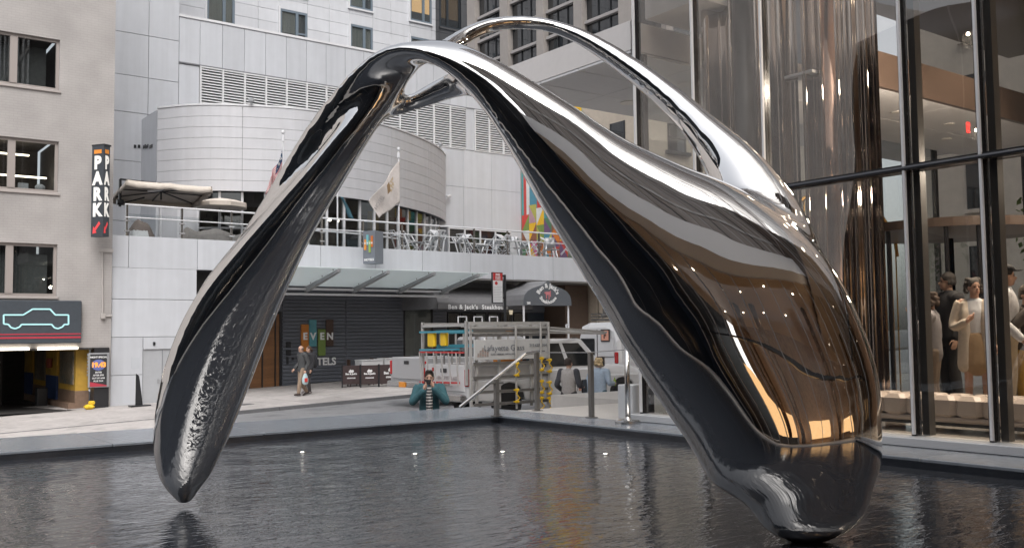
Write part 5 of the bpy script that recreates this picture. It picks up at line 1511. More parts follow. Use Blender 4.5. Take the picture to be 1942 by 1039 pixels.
MB().bar((rx0-.1, yf, rackz1-.2), (rx0-.1, yn, rackz1-.2), .05).bar((rx0-.1, yf, rackz1-.65), (rx0-.1, yn+.2, rackz1-.62), .05).build('gate_bar', lb, tr)
MB().bar((rx0-.1, yf, rackz1-.70), (rx0-.1, yn, rackz1-.70), .04).bar((rx0-.1, yf, rackz1-1.45), (rx0-.1, yn+.2, rackz1-1.42), .045).build('red_bar', lr, tr)
for k in range(6):
    yy = yn+.2+k*(yf-yn-.3)/5
    MB().bar((rx0-.12, yy, rackz1-1.5), (rx0-.12, yy+.1, rackz1-.7), .03).build('gate_strut', alu, tr)
# objects in the bed
MB().cyl((TRX+.7, TRY-.3, tz+1.02), (TRX+.7, TRY-.3, tz+1.42), .2, 14).cyl((TRX+1.2, TRY+.2, tz+1.02), (TRX+1.2, TRY+.2, tz+1.46), .2, 14).build('bucket', mat('bucket_pale', (.6, .6, .6)), tr)
MB().bev(TRX+1.3, TRX+1.9, TRY-.7, TRY-.2, tz+1.02, tz+1.6, .04).build('tool_crate', mat('crate_orange', (.6, .22, .04)), tr)

t2 = pickup('silver pickup with an orange plate on its rear bumper, standing in the road beyond', 14.75, 24.9, paint=car_silver)
MB().bev(14.75-.19, 14.75-.16, 24.9-.18, 24.9+.18, t2.location.z+.50, t2.location.z+.66, .005).build('number_plate', amber, t2)
# white van
vx, vy = 20.3, 22.6
vz = street_z(22)-.1
vn = thing('white_van', 'white high roofed van with roof gear and a square logo on its rear door', 'van', (vx, vy, vz))
rows = []
for (x, hh, zt_v) in ((0, .90, 2.05), (.12, .98, 2.22), (1.0, 1.0, 2.25), (3.6, 1.0, 2.22), (4.3, .96, 1.7), (4.9, .93, 1.25), (5.3, .85, 1.05)):
    rows.append([(x, -hh, .35), (x, -hh-.02, 1.0), (x, -hh+.03, zt_v-.45), (x, -hh+.14, zt_v-.12), (x, -hh*.45, zt_v), (x, hh*.45, zt_v), (x, hh-.14, zt_v-.12), (x, hh-.03, zt_v-.45), (x, hh+.02, 1.0), (x, hh, .35)])
q = MB(); q.grid(rows); q.add(rows[0], [tuple(range(10))]); q.add(rows[-1], [tuple(range(10))])
q.build('body', car_white, vn, smooth=False, local=True)
for s in (-1, 1):
    MB().bev(-.03, -.0, s*.12, s*.78, 1.15, 1.72, .02).build('rear_window' if s > 0 else 'door_badge', carglass if s > 0 else car_white, vn, local=True)
    MB().bev(-.04, .03, s*.80, s*.94, .95, 1.3, .02).build('tail_light', tail_red, vn, local=True)
    for xx in (1.0, 4.2):
        w = MB().lathe((0, 0, 0), [(.24, -.11), (.35, -.1), (.36, 0), (.35, .1), (.24, .11)], 22); w.v = [(xx+p[0], s*.88+p[2], .36+p[1]) for p in w.v]
        w.build('wheel', rubber, vn, local=True)
    MB().bev(1.6, 3.4, s*.985, s*1.012, 1.25, 1.75, .01).build('side_window', carglass, vn, local=True)
MB().box(-.012, .0, -.012, .012, .5, 2.0).build('door_seam', trim, vn, local=True)
MB().bev(-.14, .0, -.9, .9, .35, .52, .03).build('bumper', trim, vn, local=True)
lg = MB().box(-.055, -.035, -.62, -.22, 1.62, 2.0).build('logo_panel', mat('logo_black', (.05, .04, .04)), vn, local=True)
MB().box(-.062, -.056, -.58, -.26, 1.66, 1.96).build('logo_patch', mat('logo_peach', (.75, .36, .26)), lg, local=True)
text('F', 'letter', mat('logo_black', ()), lg, .24, (vx-.066, vy-.42, vz+1.80), xdir=(0, -1, 0), bold=.01)
MB().box(-.05, -.035, -.30, .10, .98, 1.14).build('plate_light', amber, vn, local=True)
q = MB()
for k in range(3): q.bar((.3, -.7, 2.32+k*.09), (2.8, -.7+.2*k, 2.34+k*.09), .05).bar((.3, .6, 2.32+k*.09), (2.8, .5, 2.34+k*.09), .05)
for x in (.5, 1.1, 1.8, 2.5): q.bar((x, -.8, 2.30), (x, .8, 2.30), .05)
q.cyl((.4, -.4, 2.45), (1.2, .3, 2.5), .09, 10).cyl((.3, .1, 2.42), (1.6, -.2, 2.62), .07, 10).bev(.4, .9, -.3, .2, 2.5, 2.7, .03)
q.build('roof_gear', alu_d, vn, local=True)
MB().path([(-.1, .95, 1.95), (-.3, 1.1, 2.0), (-.32, 1.15, 2.15), (-.2, 1.12, 2.2)], .025, 6).build('pipe_hook', white_metal, vn, local=True)

# ------------------------------------------------------------------ bus stop sign
SG = 28.3
p = at(958, 600, Y=SG); g0 = street_z(p.x)
bp = thing('bus_stop_sign', 'tall bus stop panel with a red top and white timetable on a black pole', 'sign', (p.x, SG, g0))
top = at(957, 521, Y=SG).z
MB().cyl((p.x, SG, g0), (p.x, SG, top), .05, 12).build('pole', black_metal, bp)
a = at(932, 516, Y=SG-.05); b = at(953, 575, Y=SG-.05)
fr = MB().bev(a.x, b.x, SG-.09, SG-.03, b.z, a.z, .008).build('panel_frame', black_metal, bp)
MB().box(a.x+.03, b.x-.03, SG-.102, SG-.092, b.z+.03, a.z-.03).build('white_panel', mat('sign_white', (.72, .72, .73), rough=.3), bp)
MB().box(a.x+.03, b.x-.03, SG-.108, SG-.1025, a.z-.30, a.z-.03).build('red_panel', mat('sign_red', (.50, .035, .035), rough=.3), bp)
bl = b.x-a.x-.06; cxp = (a.x+b.x)/2
text('M42', 'lettering', lett_w, bp, .11, (cxp, SG-.112, a.z-.09), bold=.003)
for k, s_ in enumerate(('EAST SIDE', '44 STREET', '3 AVENUE')): text(s_, 'lettering', lett_w, bp, .05, (cxp, SG-.112, a.z-.165-.05*k), bold=.001)
MB().ell((cxp-.07, SG-.106, a.z-.40), .065, .003, .065, 16, 8).build('route_disc', mat('sign_red', ()), bp)
for k in range(9):
    MB().box(a.x+.05, b.x-.05-.04*(k % 3), SG-.107, SG-.1025, a.z-.54-.06*k, a.z-.53-.06*k).build('timetable_line', mat('print_grey', (.4, .4, .42)), bp)
for z_ in (a.z-.12, b.z+.2): MB().bev(b.x, p.x, SG-.05, SG-.01, z_-.03, z_+.03, .005).build('clamp', black_metal, bp)

# ------------------------------------------------------------------ posts, stair rail and stanchion on the pool corner
def post(u, v0, v1, label, Yp=None, r=.032):
    bse = at(u, v1, Z=0.0); hgt = at(u, v0, Y=bse.y).z
    t = thing('railing_post', label, 'post', (bse.x, bse.y, 0), group='steel posts at the pool corner')
    MB().box(bse.x-r, bse.x+r, bse.y-r, bse.y+r, 0.002, hgt).build('shaft', post_steel, t)
    MB().bev(bse.x-.07, bse.x+.07, bse.y-.07, bse.y+.07, 0.0, .015, .005).build('base_plate', post_steel, t)
    return bse, hgt, t
b1 = post(942, 719, 789, 'short steel post at the pool corner under the sloping handrail')
MB().bev(b1[0].x-.13, b1[0].x+.13, b1[0].y-.03, b1[0].y+.03, b1[1]-.07, b1[1]-.04, .01).build('bracket', post_steel, b1[2])
b2 = post(1019, 667, 779, 'tall steel post in front of the pickup, left of the grey shirted man')
b3 = post(1122, 668, 792, 'tall steel post in front of the blonde woman')
hr = thing('stair_handrail', 'sloping steel handrail climbing from the street to the plaza', 'handrail', (b1[0].x, b1[0].y, 0))
MB().path([tuple(at(872, 772, Y=b1[0].y+.1)), tuple(at(996, 671, Y=b1[0].y+.1)), (b2[0].x, b2[0].y, b2[1])], .026, 10).build('rail', chrome, hr)
wr = thing('guard_wire', 'thin steel cable between the posts along the plaza edge', 'cable', (b2[0].x, b2[0].y, b2[1]))
st_b = at(1191, 802, Z=0.0)
sth = 1.02
MB().path([(b2[0].x, b2[0].y, b2[1]-.01), (b3[0].x, b3[0].y, b3[1]), (st_b.x, st_b.y, sth)], .008, 6).build('wire', chrome, wr)
sn = thing('rope_stanchion', 'polished steel stanchion with a round base beside the right leg of the sculpture', 'stanchion', (st_b.x, st_b.y, 0))
MB().lathe((st_b.x, st_b.y, 0), [(.18, 0.002), (.18, .03), (.15, .045), (.05, .06), (.036, .09)], 28).build('base', chrome, sn, smooth=False)
MB().cyl((st_b.x, st_b.y, .08), (st_b.x, st_b.y, sth+.05), .036, 16).build('shaft', chrome, sn, smooth=True)
wb = MB().bev(9.66, 9.80-.22+.2, 10.1, 10.42, 0.003, .46, .01)
wbx = at(1217, 770, Z=0)
blk = thing('white_plinth', 'pale square plinth at the corner of the glass lobby', 'plinth', (9.9, 10.3, 0))
MB().bev(9.74, 10.15, 10.12, 10.42, .003, .50, .01).build('block', mat('plinth_white', (.55, .56, .58), rough=.4), blk)

# ------------------------------------------------------------------ cafe barriers, tables and chairs
brn = mat('barrier_brown', (.055, .036, .036), rough=.7, var=.15, scale=5)
chair_b = mat('chair_brown', (.05, .025, .015), rough=.5)
CB = [((649, 717), (683, 719), 'leftmost'), ((684, 719), (718, 722), 'middle'), ((719, 723), (767, 721), 'rightmost')]
for i, (A_, B2, w_) in enumerate(CB):
    yb1, yb2 = (33.4, 32.7, 32.2)[i], (33.2, 32.5, 32.2)[i]
    a = at(A_[0], A_[1], Y=yb1); b = at(B2[0], B2[1], Y=yb2)
    g0 = street_z(a.x); hgt = .84
    t = thing('cafe_barrier', ('leftmost brown fabric barrier, farthest from the pickups', 'middle brown fabric barrier of the pavement cafe', 'widest brown fabric barrier, next to the silver pickup')[i], 'barrier', (a.x, yb1, g0), group='brown steakhouse cafe barriers')
    d = Vector((b.x-a.x, yb2-yb1, 0)); n3 = Vector((d.y, -d.x, 0)).normalized()
    q = MB(); P0 = Vector((a.x, yb1, g0+.12)); P1 = Vector((b.x, yb2, g0+.12)); up = Vector((0, 0, hgt-.12))
    q.add([P0, P1, P1+up, P0+up, P0-n3*.03, P1-n3*.03, P1+up-n3*.03, P0+up-n3*.03], [(0,1,2,3),(7,6,5,4),(0,4,5,1),(1,5,6,2),(2,6,7,3),(3,7,4,0)])
    q.build('fabric_panel', brn, t)
    for P_ in (P0, P1):
        MB().cyl((P_.x, P_.y, g0), (P_.x, P_.y, g0+hgt+.03), .025, 8).build('post', black_metal, t)
    mid = (P0+P1)/2; dn_ = d.normalized(); sc = d.length
    text("Ben & Jack's", 'lettering', lett_w, t, sc*.13, (mid.x+n3.x*.006, mid.y+n3.y*.006, g0+.52), xdir=dn_, bold=.006)
    text("STEAKHOUSE", 'lettering', lett_w, t, sc*.075, (mid.x+n3.x*.006, mid.y+n3.y*.006, g0+.36), xdir=dn_, bold=.004)
    e = MB(); C_ = mid+n3*.008
    def E(a_, b_): return C_+dn_*a_*sc+Vector((0, 0, g0+.57-C_.z+b_*sc*.9))
    e.add([E(-.12, 0), E(.10, 0), E(.16, .09), E(.10, .17), E(.02, .15), E(-.04, .20), E(-.10, .14), E(-.15, .06)], [tuple(range(8))]); e.build('emblem', lett_w, t)
def cafe_chair(x, y, rz, lab):
    g0 = street_z(x); t = thing('cafe_chair', lab, 'chair', (x, y, g0), rz, group='brown cafe chairs')
    MB().bev(-.21, .21, -.21, .21, .43, .48, .02).build('seat', chair_b, t, local=True)
    q = MB().grid([[( .21*math.sin(k*.3-.9)*1.1, .21-.05*math.cos(k*.3-.9)+.03, z_) for k in range(7)] for z_ in (.48, .75, .98, 1.04)]); o = q.build('backrest', chair_b, t, local=True)
    sd_ = o.modifiers.new('s', 'SOLIDIFY'); sd_.thickness = .025
    for sx in (-.18, .18):
        for sy in (-.18, .18): MB().cyl((sx, sy, 0), (sx*.95, sy*.95, .44), .02, 6).build('leg', chair_b, t, local=True)
cloth_w = mat('white_tablecloth', (.66, .66, .67), rough=.8, var=.05)
for i, (u, lab) in enumerate(((700, 'white clothed table behind the middle cafe barrier'), (742, 'white clothed table behind the widest cafe barrier'))):
    p = at(u, 700, Y=33.6); g0 = street_z(p.x)
    t = thing('cafe_table', lab, 'table', (p.x, 33.6, g0))
    MB().bev(p.x-.48, p.x+.48, 33.25, 33.95, g0+.955, g0+1.0, .02).bev(p.x-.46, p.x+.46, 33.28, 33.92, g0+.70, g0+.96, .02).build('tablecloth_top', cloth_w, t)
    MB().cyl((p.x, 33.6, g0), (p.x, 33.6, g0+.72), .05, 10).build('pedestal', black_metal, t)
    for k, s_ in enumerate((-1, 1)):
        cafe_chair(p.x+s_*.62, 33.7, s_*-1.4, ['brown chair left of the %s cafe table', 'brown chair right of the %s cafe table'][k] % (['left', 'right'][i]))

# ------------------------------------------------------------------ terrace furniture
TF = 4.2
stool_proto = None
def make_stool(x, y, z, rz, tilt, lab):
    global stool_proto
    if stool_proto is None:
        t = thing('metal_stool', lab, 'stool', (0, 0, 0), 0, 'white metal stools tipped against the terrace tables')
        MB().bev(-.19, .19, -.19, .19, .73, .77, .03).build('seat', white_metal, t, local=True)
        MB().path([(-.18, .18, .76), (-.17, .21, .98), (.17, .21, .98), (.18, .18, .76)], .016, 6).box(-.05, .05, .195, .215, .78, .97).build('backrest', white_metal, t, local=True)
        for sx in (-1, 1):
            for sy in (-1, 1):
                MB().add([(sx*.17-.03, sy*.17-.012, .73), (sx*.17+.03, sy*.17-.012, .73), (sx*.25+.018, sy*.25-.01, 0), (sx*.25-.018, sy*.25-.01, 0),
                          (sx*.17-.03, sy*.17+.012, .73), (sx*.17+.03, sy*.17+.012, .73), (sx*.25+.018, sy*.25+.01, 0), (sx*.25-.018, sy*.25+.01, 0)],
                         [(0,1,2,3),(7,6,5,4),(0,4,5,1),(1,5,6,2),(2,6,7,3),(3,7,4,0)]).build('leg', white_metal, t, local=True)
        MB().path([(-.22, -.22, .28), (.22, -.22, .28), (.22, .22, .28), (-.22, .22, .28), (-.22, -.22, .28)], .012, 6).build('foot_ring', white_metal, t, local=True)
        stool_proto = t
    else:
        t = copy_tree(stool_proto)
    t['label'] = lab
    t.location = (x, y, z); t.scale = (1.2, 1.2, 1.2)
    t.rotation_euler = (tilt, 0, rz)
    return t
spots = [(798, 'below the hotel flag', .95), (912, 'left of the steakhouse awning top', 1.0), (988, 'left of the mural corner', .9), (1046, 'in front of the mural', .9)]
for i, (u, wh, s_) in enumerate(spots):
    p = at(u, 470, Y=35.4)
    t = thing('terrace_table', 'tall metal terrace table %s' % wh, 'table', (p.x, 35.4, TF), group='tall terrace tables')
    MB().cyl((p.x, 35.4, TF+1.04), (p.x, 35.4, TF+1.07), .36, 20).build('tabletop', grey_metal, t)
    MB().cyl((p.x, 35.4, TF), (p.x, 35.4, TF+1.04), .035, 8).build('pedestal', grey_metal, t)
    MB().lathe((p.x, 35.4, TF), [(.25, 0), (.25, .02), (.04, .05)], 18).build('base', grey_metal, t)
    for k in range(4):
        an = (.35, 1.75, 3.3, 4.8)[k]+i*.25
        side = ('right front', 'right back', 'left back', 'left front')[int((an % 6.28)//1.57)]
        make_stool(p.x+.78*math.cos(an), 35.4+.55*math.sin(an), TF+.50+.05*k, an+math.pi/2+math.pi, R(-24-4*k), 'white stool tipped against the table %s, at its %s' % (wh, side))
# big beige cantilever parasol
um = thing('cantilever_parasol', 'large beige square parasol open over the left end of the terrace', 'parasol', (9.6, 36, TF))
cream = mat('parasol_cream', (.62, .555, .49), rough=.85, var=.08, scale=3, bump=.1)
UYc = 36.6
ctr = at(320, 343, Y=UYc)
ax0, ax1, ay0, ay1 = at(240, 360, Y=34.7).x, at(402, 360, Y=34.7).x, 34.7, 36.85
eh = at(320, 347, Y=34.7).z
apx = Vector(((ax0+ax1)/2, (ay0+ay1)/2, eh+.02))
def rimz(x, y):
    """the canopy hangs tilted, low at the back, and its rim dips between the ribs"""
    f = max(abs((x-apx.x)/((ax1-ax0)/2)), abs((y-apx.y)/((ay1-ay0)/2)))
    fx = (x-ax0)/(ax1-ax0); fy = (y-ay0)/(ay1-ay0)
    dip = .05*(abs(math.sin(fx*2*math.pi)) if abs(fy-.5) > .49 else abs(math.sin(fy*2*math.pi)))
    return eh-.36*fy+.16*(1-f)-(dip if f > .98 else dip*.3*f)
N_ = 16
q = MB(); rows = []
for i in range(N_+1):
    rows.append([(ax0+(ax1-ax0)*i/N_, ay0+(ay1-ay0)*j/N_, rimz(ax0+(ax1-ax0)*i/N_, ay0+(ay1-ay0)*j/N_)) for j in range(N_+1)])
q.grid(rows); o = q.build('canopy', cream, um, smooth=True); sd_ = o.modifiers.new('s', 'SOLIDIFY'); sd_.thickness = .015
q = MB()
per = [(ax0, ay0), (ax1, ay0), (ax1, ay1), (ax0, ay1)]
for k in range(4):
    a, b = Vector(per[k]), Vector(per[(k+1) % 4]); rr = [[], []]
    for j in range(33):
        c = a.lerp(b, j/32); nx = (c-Vector((apx.x, apx.y))).normalized()
        z_ = rimz(c.x, c.y)
        rr[0].append((c.x, c.y, z_-.002)); rr[1].append((c.x+nx.x*(.03+.02*math.sin(j*1.7)), c.y+nx.y*(.03+.02*math.sin(j*1.7)), z_-.20-.03*abs(math.sin(j/32*4*math.pi))))
    q.grid(rr)
o = q.build('valance', cream, um, smooth=True); sd_ = o.modifiers.new('s', 'SOLIDIFY'); sd_.thickness = .012
for (a, b) in per+[((ax0+ax1)/2, ay0), (ax1, apx.y), ((ax0+ax1)/2, ay1), (ax0, apx.y)]:
    MB().bar((a, b, rimz(a, b)-.03), (apx.x, apx.y, apx.z-.20), .035).build('rib', black_metal, um)
MB().cyl((apx.x, apx.y, apx.z-.5), (apx.x, apx.y, apx.z+.05), .03, 8).build('hub', black_metal, um)
mt = at(228, 340, Y=35.6); mb_ = at(228, 392, Y=35.6)
MB().bar((mt.x, 35.6, mb_.z), (mt.x, 35.6, mt.z), .08).build('mast', black_metal, um)
MB().bar((mt.x, 35.6, mt.z), (apx.x, apx.y, apx.z+.10), .06).bar((mt.x, 35.6, mb_.z+.1), (mt.x+.9, 35.8, mb_.z+.42), .05).build('boom', black_metal, um)
MB().cyl((mt.x-.12, 35.55, mb_.z+.15), (mt.x+.1, 35.55, mb_.z+.15), .10, 12).build('crank', black_metal, um)
MB().path([(mt.x+.85, 35.2, eh-.28), (mt.x+1.3, 35.25, eh-.20), (mt.x+1.6, 35.3, eh-.02)], .045, 8).build('fabric_tie', white_metal, um)
# a second parasol, low, and covered furniture
u2 = thing('small_parasol', 'smaller beige parasol with drooping sides behind the terrace railing', 'parasol', (12.6, 36.2, TF))
p = at(420, 378, Y=36.3)
q = MB(); q.lathe((p.x, 36.3, p.z), [(1.0, -.34), (1.02, -.18), (.55, -.04), (.05, .04)], 8); q.build('canopy', cream, u2)
MB().cyl((p.x-.05, 36.3, TF), (p.x-.05, 36.3, p.z), .04, 8).build('pole', grey_metal, u2)
cov = mat('taupe_cover', (.20, .185, .175), rough=.85, var=.15, scale=3, bump=.4, bscale=9)
cov2 = mat('brown_cover', (.17, .14, .125), rough=.85, var=.15, scale=3, bump=.4, bscale=9)
def covered(u0, u1, vt, m_, lab, y=35.0, peaks=((0, .7), (.3, 1.0), (.7, .9), (1, .5))):
    a = at(u0, vt, Y=y); b = at(u1, vt, Y=y); hgt = a.z-TF
    t = thing('covered_furniture', lab, 'covered furniture', ((a.x+b.x)/2, y, TF), group='fabric covered furniture on the terrace')
    q = MB(); rows = []
    for d in np.linspace(0, 1, 9):
        row = []
        for f in np.linspace(0, 1, 17):
            hh = np.interp(f, [p_[0] for p_ in peaks], [p_[1] for p_ in peaks])*hgt*(1-.9*abs(d*2-1)**5)
            hh *= (1 if 0 < f < 1 else .05)
            row.append((a.x+(b.x-a.x)*f, y+(d-.5)*1.0, TF+hh+random.uniform(-.015, .015)))
        rows.append(row)
    q.grid(rows); q.build('cover', m_, t, smooth=True)
covered(245, 292, 416, cov2, 'brown cover over a chair at the far left of the terrace')
covered(248, 278, 432, mat('pale_box', (.5, .5, .5)), 'small pale covered box at the left railing post', 34.6, ((0, .9), (1, .9)))
covered(345, 470, 427, cov, 'long low taupe cover along the terrace railing', 34.9, ((0, 1), (.2, .8), (.5, .95), (.8, .75), (1, .9)))
# ------------------------------------------------------------------ flags
def cloth_flag(t, fnP, nu, nv, matf, name='flag_cloth'):
    q = MB(); P = [[fnP(i/nu, j/nv) for i in range(nu+1)] for j in range(nv+1)]
    q.grid(P)
    me = bpy.data.meshes.new(name); off = wloc(t)
    me.from_pydata([tuple(Vector(p)-off) for p in q.v], [], q.f); me.update()
    ms_ = []
    for idx, f in enumerate(me.polygons):
        j, i = divmod(idx, nu); m_ = matf(i/nu, j/nv)
        if m_ not in ms_: ms_.append(m_); me.materials.append(m_)
        f.material_index = ms_.index(m_); f.use_smooth = True
    o = bpy.data.objects.new(name, me); link(o, t)
    sd_ = o.modifiers.new('s', 'SOLIDIFY'); sd_.thickness = .006
    return o
FY = 34.35
def pole(u, v0, z1, t):
    p = at(u, v0, Y=FY)
    MB().cyl((p.x, FY, z1), (p.x, FY, p.z-.1), .035, 10, .025).build('pole', white_metal, t)
    MB().ell((p.x, FY, p.z), .075, .075, .085, 14, 9).build('finial', white_metal, t, smooth=True)
    MB().cyl((p.x, FY, p.z-.36), (p.x, FY, p.z-.14), .06, 10).build('truck', white_metal, t)
    return p
fw_ = mat('flag_white', (.62, .60, .58), rough=.8, var=.06); fr_ = mat('flag_red', (.42, .05, .07), rough=.8); fb = mat('flag_blue', (.035, .07, .14), rough=.8)
f1 = thing('flag', 'striped red white and blue national flag hanging limp from the left flagpole', 'flag', (16, FY, TF))
p = pole(537, 251, TF+.3, f1)
tl = at(533, 285, Y=FY)
def usf(i, j):
    # hangs limp: fly end droops
    x = tl.x + .02 - i*.52 + .05*math.sin(i*9+j*2)
    z = tl.z - j*.62 - i*1.25 - .10*math.sin(i*5)
    return (x+(-.10*i*j), FY-.05+.09*math.sin(i*11+j*1.5), z)
cloth_flag(f1, usf, 26, 13, lambda i, j: fb if (i < .42 and j < .54) else (fr_ if int(j*13+.5) % 2 == 0 else fw_))
st_ = MB()
for k in range(14):
    i, j = .04+.34*((k*5) % 14)/14, .05+.42*(k % 4)/4; c = usf(i, j); st_.ell((c[0], c[1]-.02, c[2]), .018, .006, .018, 6, 4)
st_.build('stars', fw_, f1, kind='stuff')
f2 = thing('flag', 'pale beige hotel flag lifting from the middle flagpole', 'flag', (22, FY, TF))
p = pole(756, 283, TF+.3, f2)
hfp = [at(757, 304, Y=FY), at(757, 385, Y=FY), at(715, 415, Y=FY), at(700, 382, Y=FY)]   # hoist top, hoist bottom, fly bottom, fly top
def hfl(i, j):
    a = hfp[0].lerp(hfp[3], i); b = hfp[1].lerp(hfp[2], i); c = a.lerp(b, j)
    return (c.x, FY-.06+.10*math.sin(i*8+j*3)*min(1, i*3), c.z+.03*math.sin(i*9))
fbg = mat('flag_beige', (.50, .455, .43), rough=.85, var=.12, scale=4); fbr = mat('flag_brown', (.22, .14, .07), rough=.85); ftan = mat('flag_tan', (.40, .31, .20), rough=.85)
cloth_flag(f2, hfl, 30, 20, lambda i, j: fbr if (.38 < i < .5 and .10 < j < .42) else ftan if (.22 < i < .38 and .16 < j < .5 and (int(i*40)+int(j*20)) % 3) else fbg)
c = hfl(.80, .45)
text('HOTEL', 'lettering', mat('flag_letter', (.30, .28, .28)), f2, .22, (c[0], c[1]-.14, c[2]), xdir=(.55, 0, .85), updir=(-.85, 0, .55), bold=.0)
f3 = thing('flag', 'dark teal flag hanging folded beside the sculpture leg', 'flag', (19.4, FY, TF))
p3 = at(640, 340, Y=FY)
MB().cyl((p3.x, FY, TF+.3), (p3.x, FY, 8.6), .035, 10, .025).build('pole', white_metal, f3)
MB().ell((p3.x, FY, 8.7), .075, .075, .085, 14, 9).build('finial', white_metal, f3, smooth=True)
a3 = at(645, 372, Y=FY)
def tf(i, j):
    return (a3.x-.05+i*.22+j*.42+.05*math.sin(i*6+j*3), FY-.06+.08*math.sin(i*9), a3.z-j*.82-i*.12)
cloth_flag(f3, tf, 12, 16, lambda i, j: mat('flag_teal', (.05, .13, .17), rough=.8, var=.2, scale=5))
# ------------------------------------------------------------------ people
def skinm(c=(.50, .31, .23)): return mat('skin_%d' % int(c[0]*100), c, rough=.55, var=.06, scale=8)
def clothm(name, c, **k): return mat('cloth_'+name, c, rough=.85, var=.12, scale=7, bump=.25, bscale=30, **k)

def person(label, x, y, z, rz, H=1.74, pose=None, skin=(.50, .31, .23), top=None, topc='shirt', sleeves=1.0, legs=None, legkind='trousers', hem=None, hair=None, hairstyle='short',
           shoes=(.03, .03, .03), slim=1.0, group=None, arms_m=None, shirt_open=None):
    s = H/1.74
    J = dict(pel=(0, 0, .96), che=(0, .0, 1.27), nek=(0, -.005, 1.47), head=(0, .015, 1.615),
             ls=(-.185, 0, 1.415), rs=(.185, 0, 1.415), le=(-.235, -.03, 1.13), re=(.235, -.03, 1.13), lw=(-.235, .06, .88), rw=(.235, .06, .88),
             lh=(-.09, 0, .93), rh=(.09, 0, .93), lk=(-.10, .02, .50), rk=(.10, .02, .50), la=(-.11, -.02, .09), ra=(.11, -.02, .09), lt=None, rt=None, lhd=None, rhd=None)
    if pose: J.update(pose)
    V = {k: (Vector(v)*s if v is not None else None) for k, v in J.items()}
    t = thing('person', label, 'person', (x, y, z), rz, group)
    w = slim
    def L(v, *r): return (v.x, v.y, v.z)+tuple(a*s for a in r)
    def mid(a, b, f): return a.lerp(b, f)
    body = MB()
    # torso, neck, head
    limb(body, [L(V['pel'], .13*w, .09), L(mid(V['pel'], V['che'], .5), .115*w, .085), L(V['che'], .14*w, .10), L(mid(V['che'], V['nek'], .62), .15*w, .085), L(V['nek'], .06, .06)], 16)
    limb(body, [L(mid(V['che'], V['nek'], .8), .062, .062), L(V['nek'], .054, .056), L(mid(V['nek'], V['head'], .55), .052, .056)], 12)
    hd = V['head']; fwd = Vector(J.get('face', (0, 1, 0))).normalized(); sid = fwd.cross(Vector((0, 0, 1))).normalized(); up_ = sid.cross(fwd)
    Rm = Matrix((sid, fwd, up_)).transposed()
    def F(a, b, c): return hd + Rm @ (Vector((a, b, c))*s)
    body.ell(F(0, -.012, .028), .074*s, .092*s, .088*s, 16, 12, Rm)
    body.ell(F(0, .018, -.045), .058*s, .066*s, .068*s, 14, 10, Rm)
    body.ell(F(0, .05, -.085), .03*s, .03*s, .022*s, 10, 6, Rm)
    body.ell(F(0, .092, -.020), .012*s, .02*s, .024*s, 8, 6, Rm)
    for sx in (-1, 1): body.ell(F(sx*.076, -.005, -.01), .010*s, .018*s, .030*s, 8, 6, Rm)
    # arms and hands with five fingers
    for sd in ('l', 'r'):
        S_, E_, W_ = V[sd+'s'], V[sd+'e'], V[sd+'w']
        limb(body, [L(mid(V['che'], V['nek'], .55).lerp(S_, .4), .07, .07), L(S_, .056, .058), L(mid(S_, E_, .5), .046, .048), L(E_, .038, .04), L(mid(E_, W_, .3), .038, .04), L(W_, .025, .029)], 12)
        hd_dir = V[sd+'hd'].normalized() if V[sd+'hd'] is not None else (W_-E_).normalized()
        ref = Vector((0, 1, 0)) if abs(hd_dir.y) < .8 else Vector((0, 0, 1))
        a = (ref - hd_dir*ref.dot(hd_dir)).normalized(); b = hd_dir.cross(a)*(1 if sd == 'r' else -1)
        pc = W_+hd_dir*.05*s
        limb(body, [L(W_, .024, .026), L(pc, .036, .030), L(W_+hd_dir*.085*s, .034, .028)], 10, 2)
        for k, (o_, ln) in enumerate(((-.030, .055), (-.010, .070), (.010, .066), (.030, .050))):
            f0 = W_+hd_dir*.085*s+a*(-o_)*s; f1 = f0+hd_dir*ln*.55*s; f2 = f1+(hd_dir*.6-b*.6)*ln*.55*s
            limb(body, [L(f0, .0105), L(f1, .0095), L(f2, .008)], 7, 2)
        th0 = W_+hd_dir*.03*s+a*.028*s; limb(body, [L(th0, .012), L(th0+(hd_dir*.5+a*.6)*.05*s, .0105), L(th0+(hd_dir*1.0+a*.5)*.075*s, .009)], 7, 2)
    for sd in ('l', 'r'):
        h_, k_, a_ = V[sd+'h'], V[sd+'k'], V[sd+'a']
        limb(body, [L(h_, .085*w, .09), L(mid(h_, k_, .4), .074, .08), L(k_, .052, .056), L(mid(k_, a_, .35), .050, .056), L(a_, .034, .04)], 14)
        tdir = V[sd+'t'] if V[sd+'t'] is not None else Vector((0, 1, 0))
        ft = Vector((tdir.x, tdir.y, tdir.z)).normalized()
        limb(body, [L(a_+Vector((0, 0, -.03*s))-ft*.04*s, .034, .034), L(a_+ft*.06*s+Vector((0, 0, -.045*s)), .036, .03), L(a_+ft*.14*s+Vector((0, 0, -.055*s)), .034, .022)], 10)
    organic(body, 'body', skinm(skin), t, .0105*s, 5, .5)
    # eyes and mouth
    for sx in (-1, 1):
        MB().ell(F(sx*.030, .071, .005), .012*s, .010*s, .007*s, 8, 5, Rm).build('eye', mat('eye_dark', (.05, .035, .03), rough=.2), t, local=True)
        MB().ell(F(sx*.031, .076, .024), .019*s, .008*s, .004*s, 8, 4, Rm).build('eyebrow', mat('brow', (.04, .025, .018)), t, local=True)
    MB().ell(F(0, .080, -.060), .020*s, .007*s, .006*s, 10, 5, Rm).build('mouth', mat('lips', (.35, .13, .11)), t, local=True)
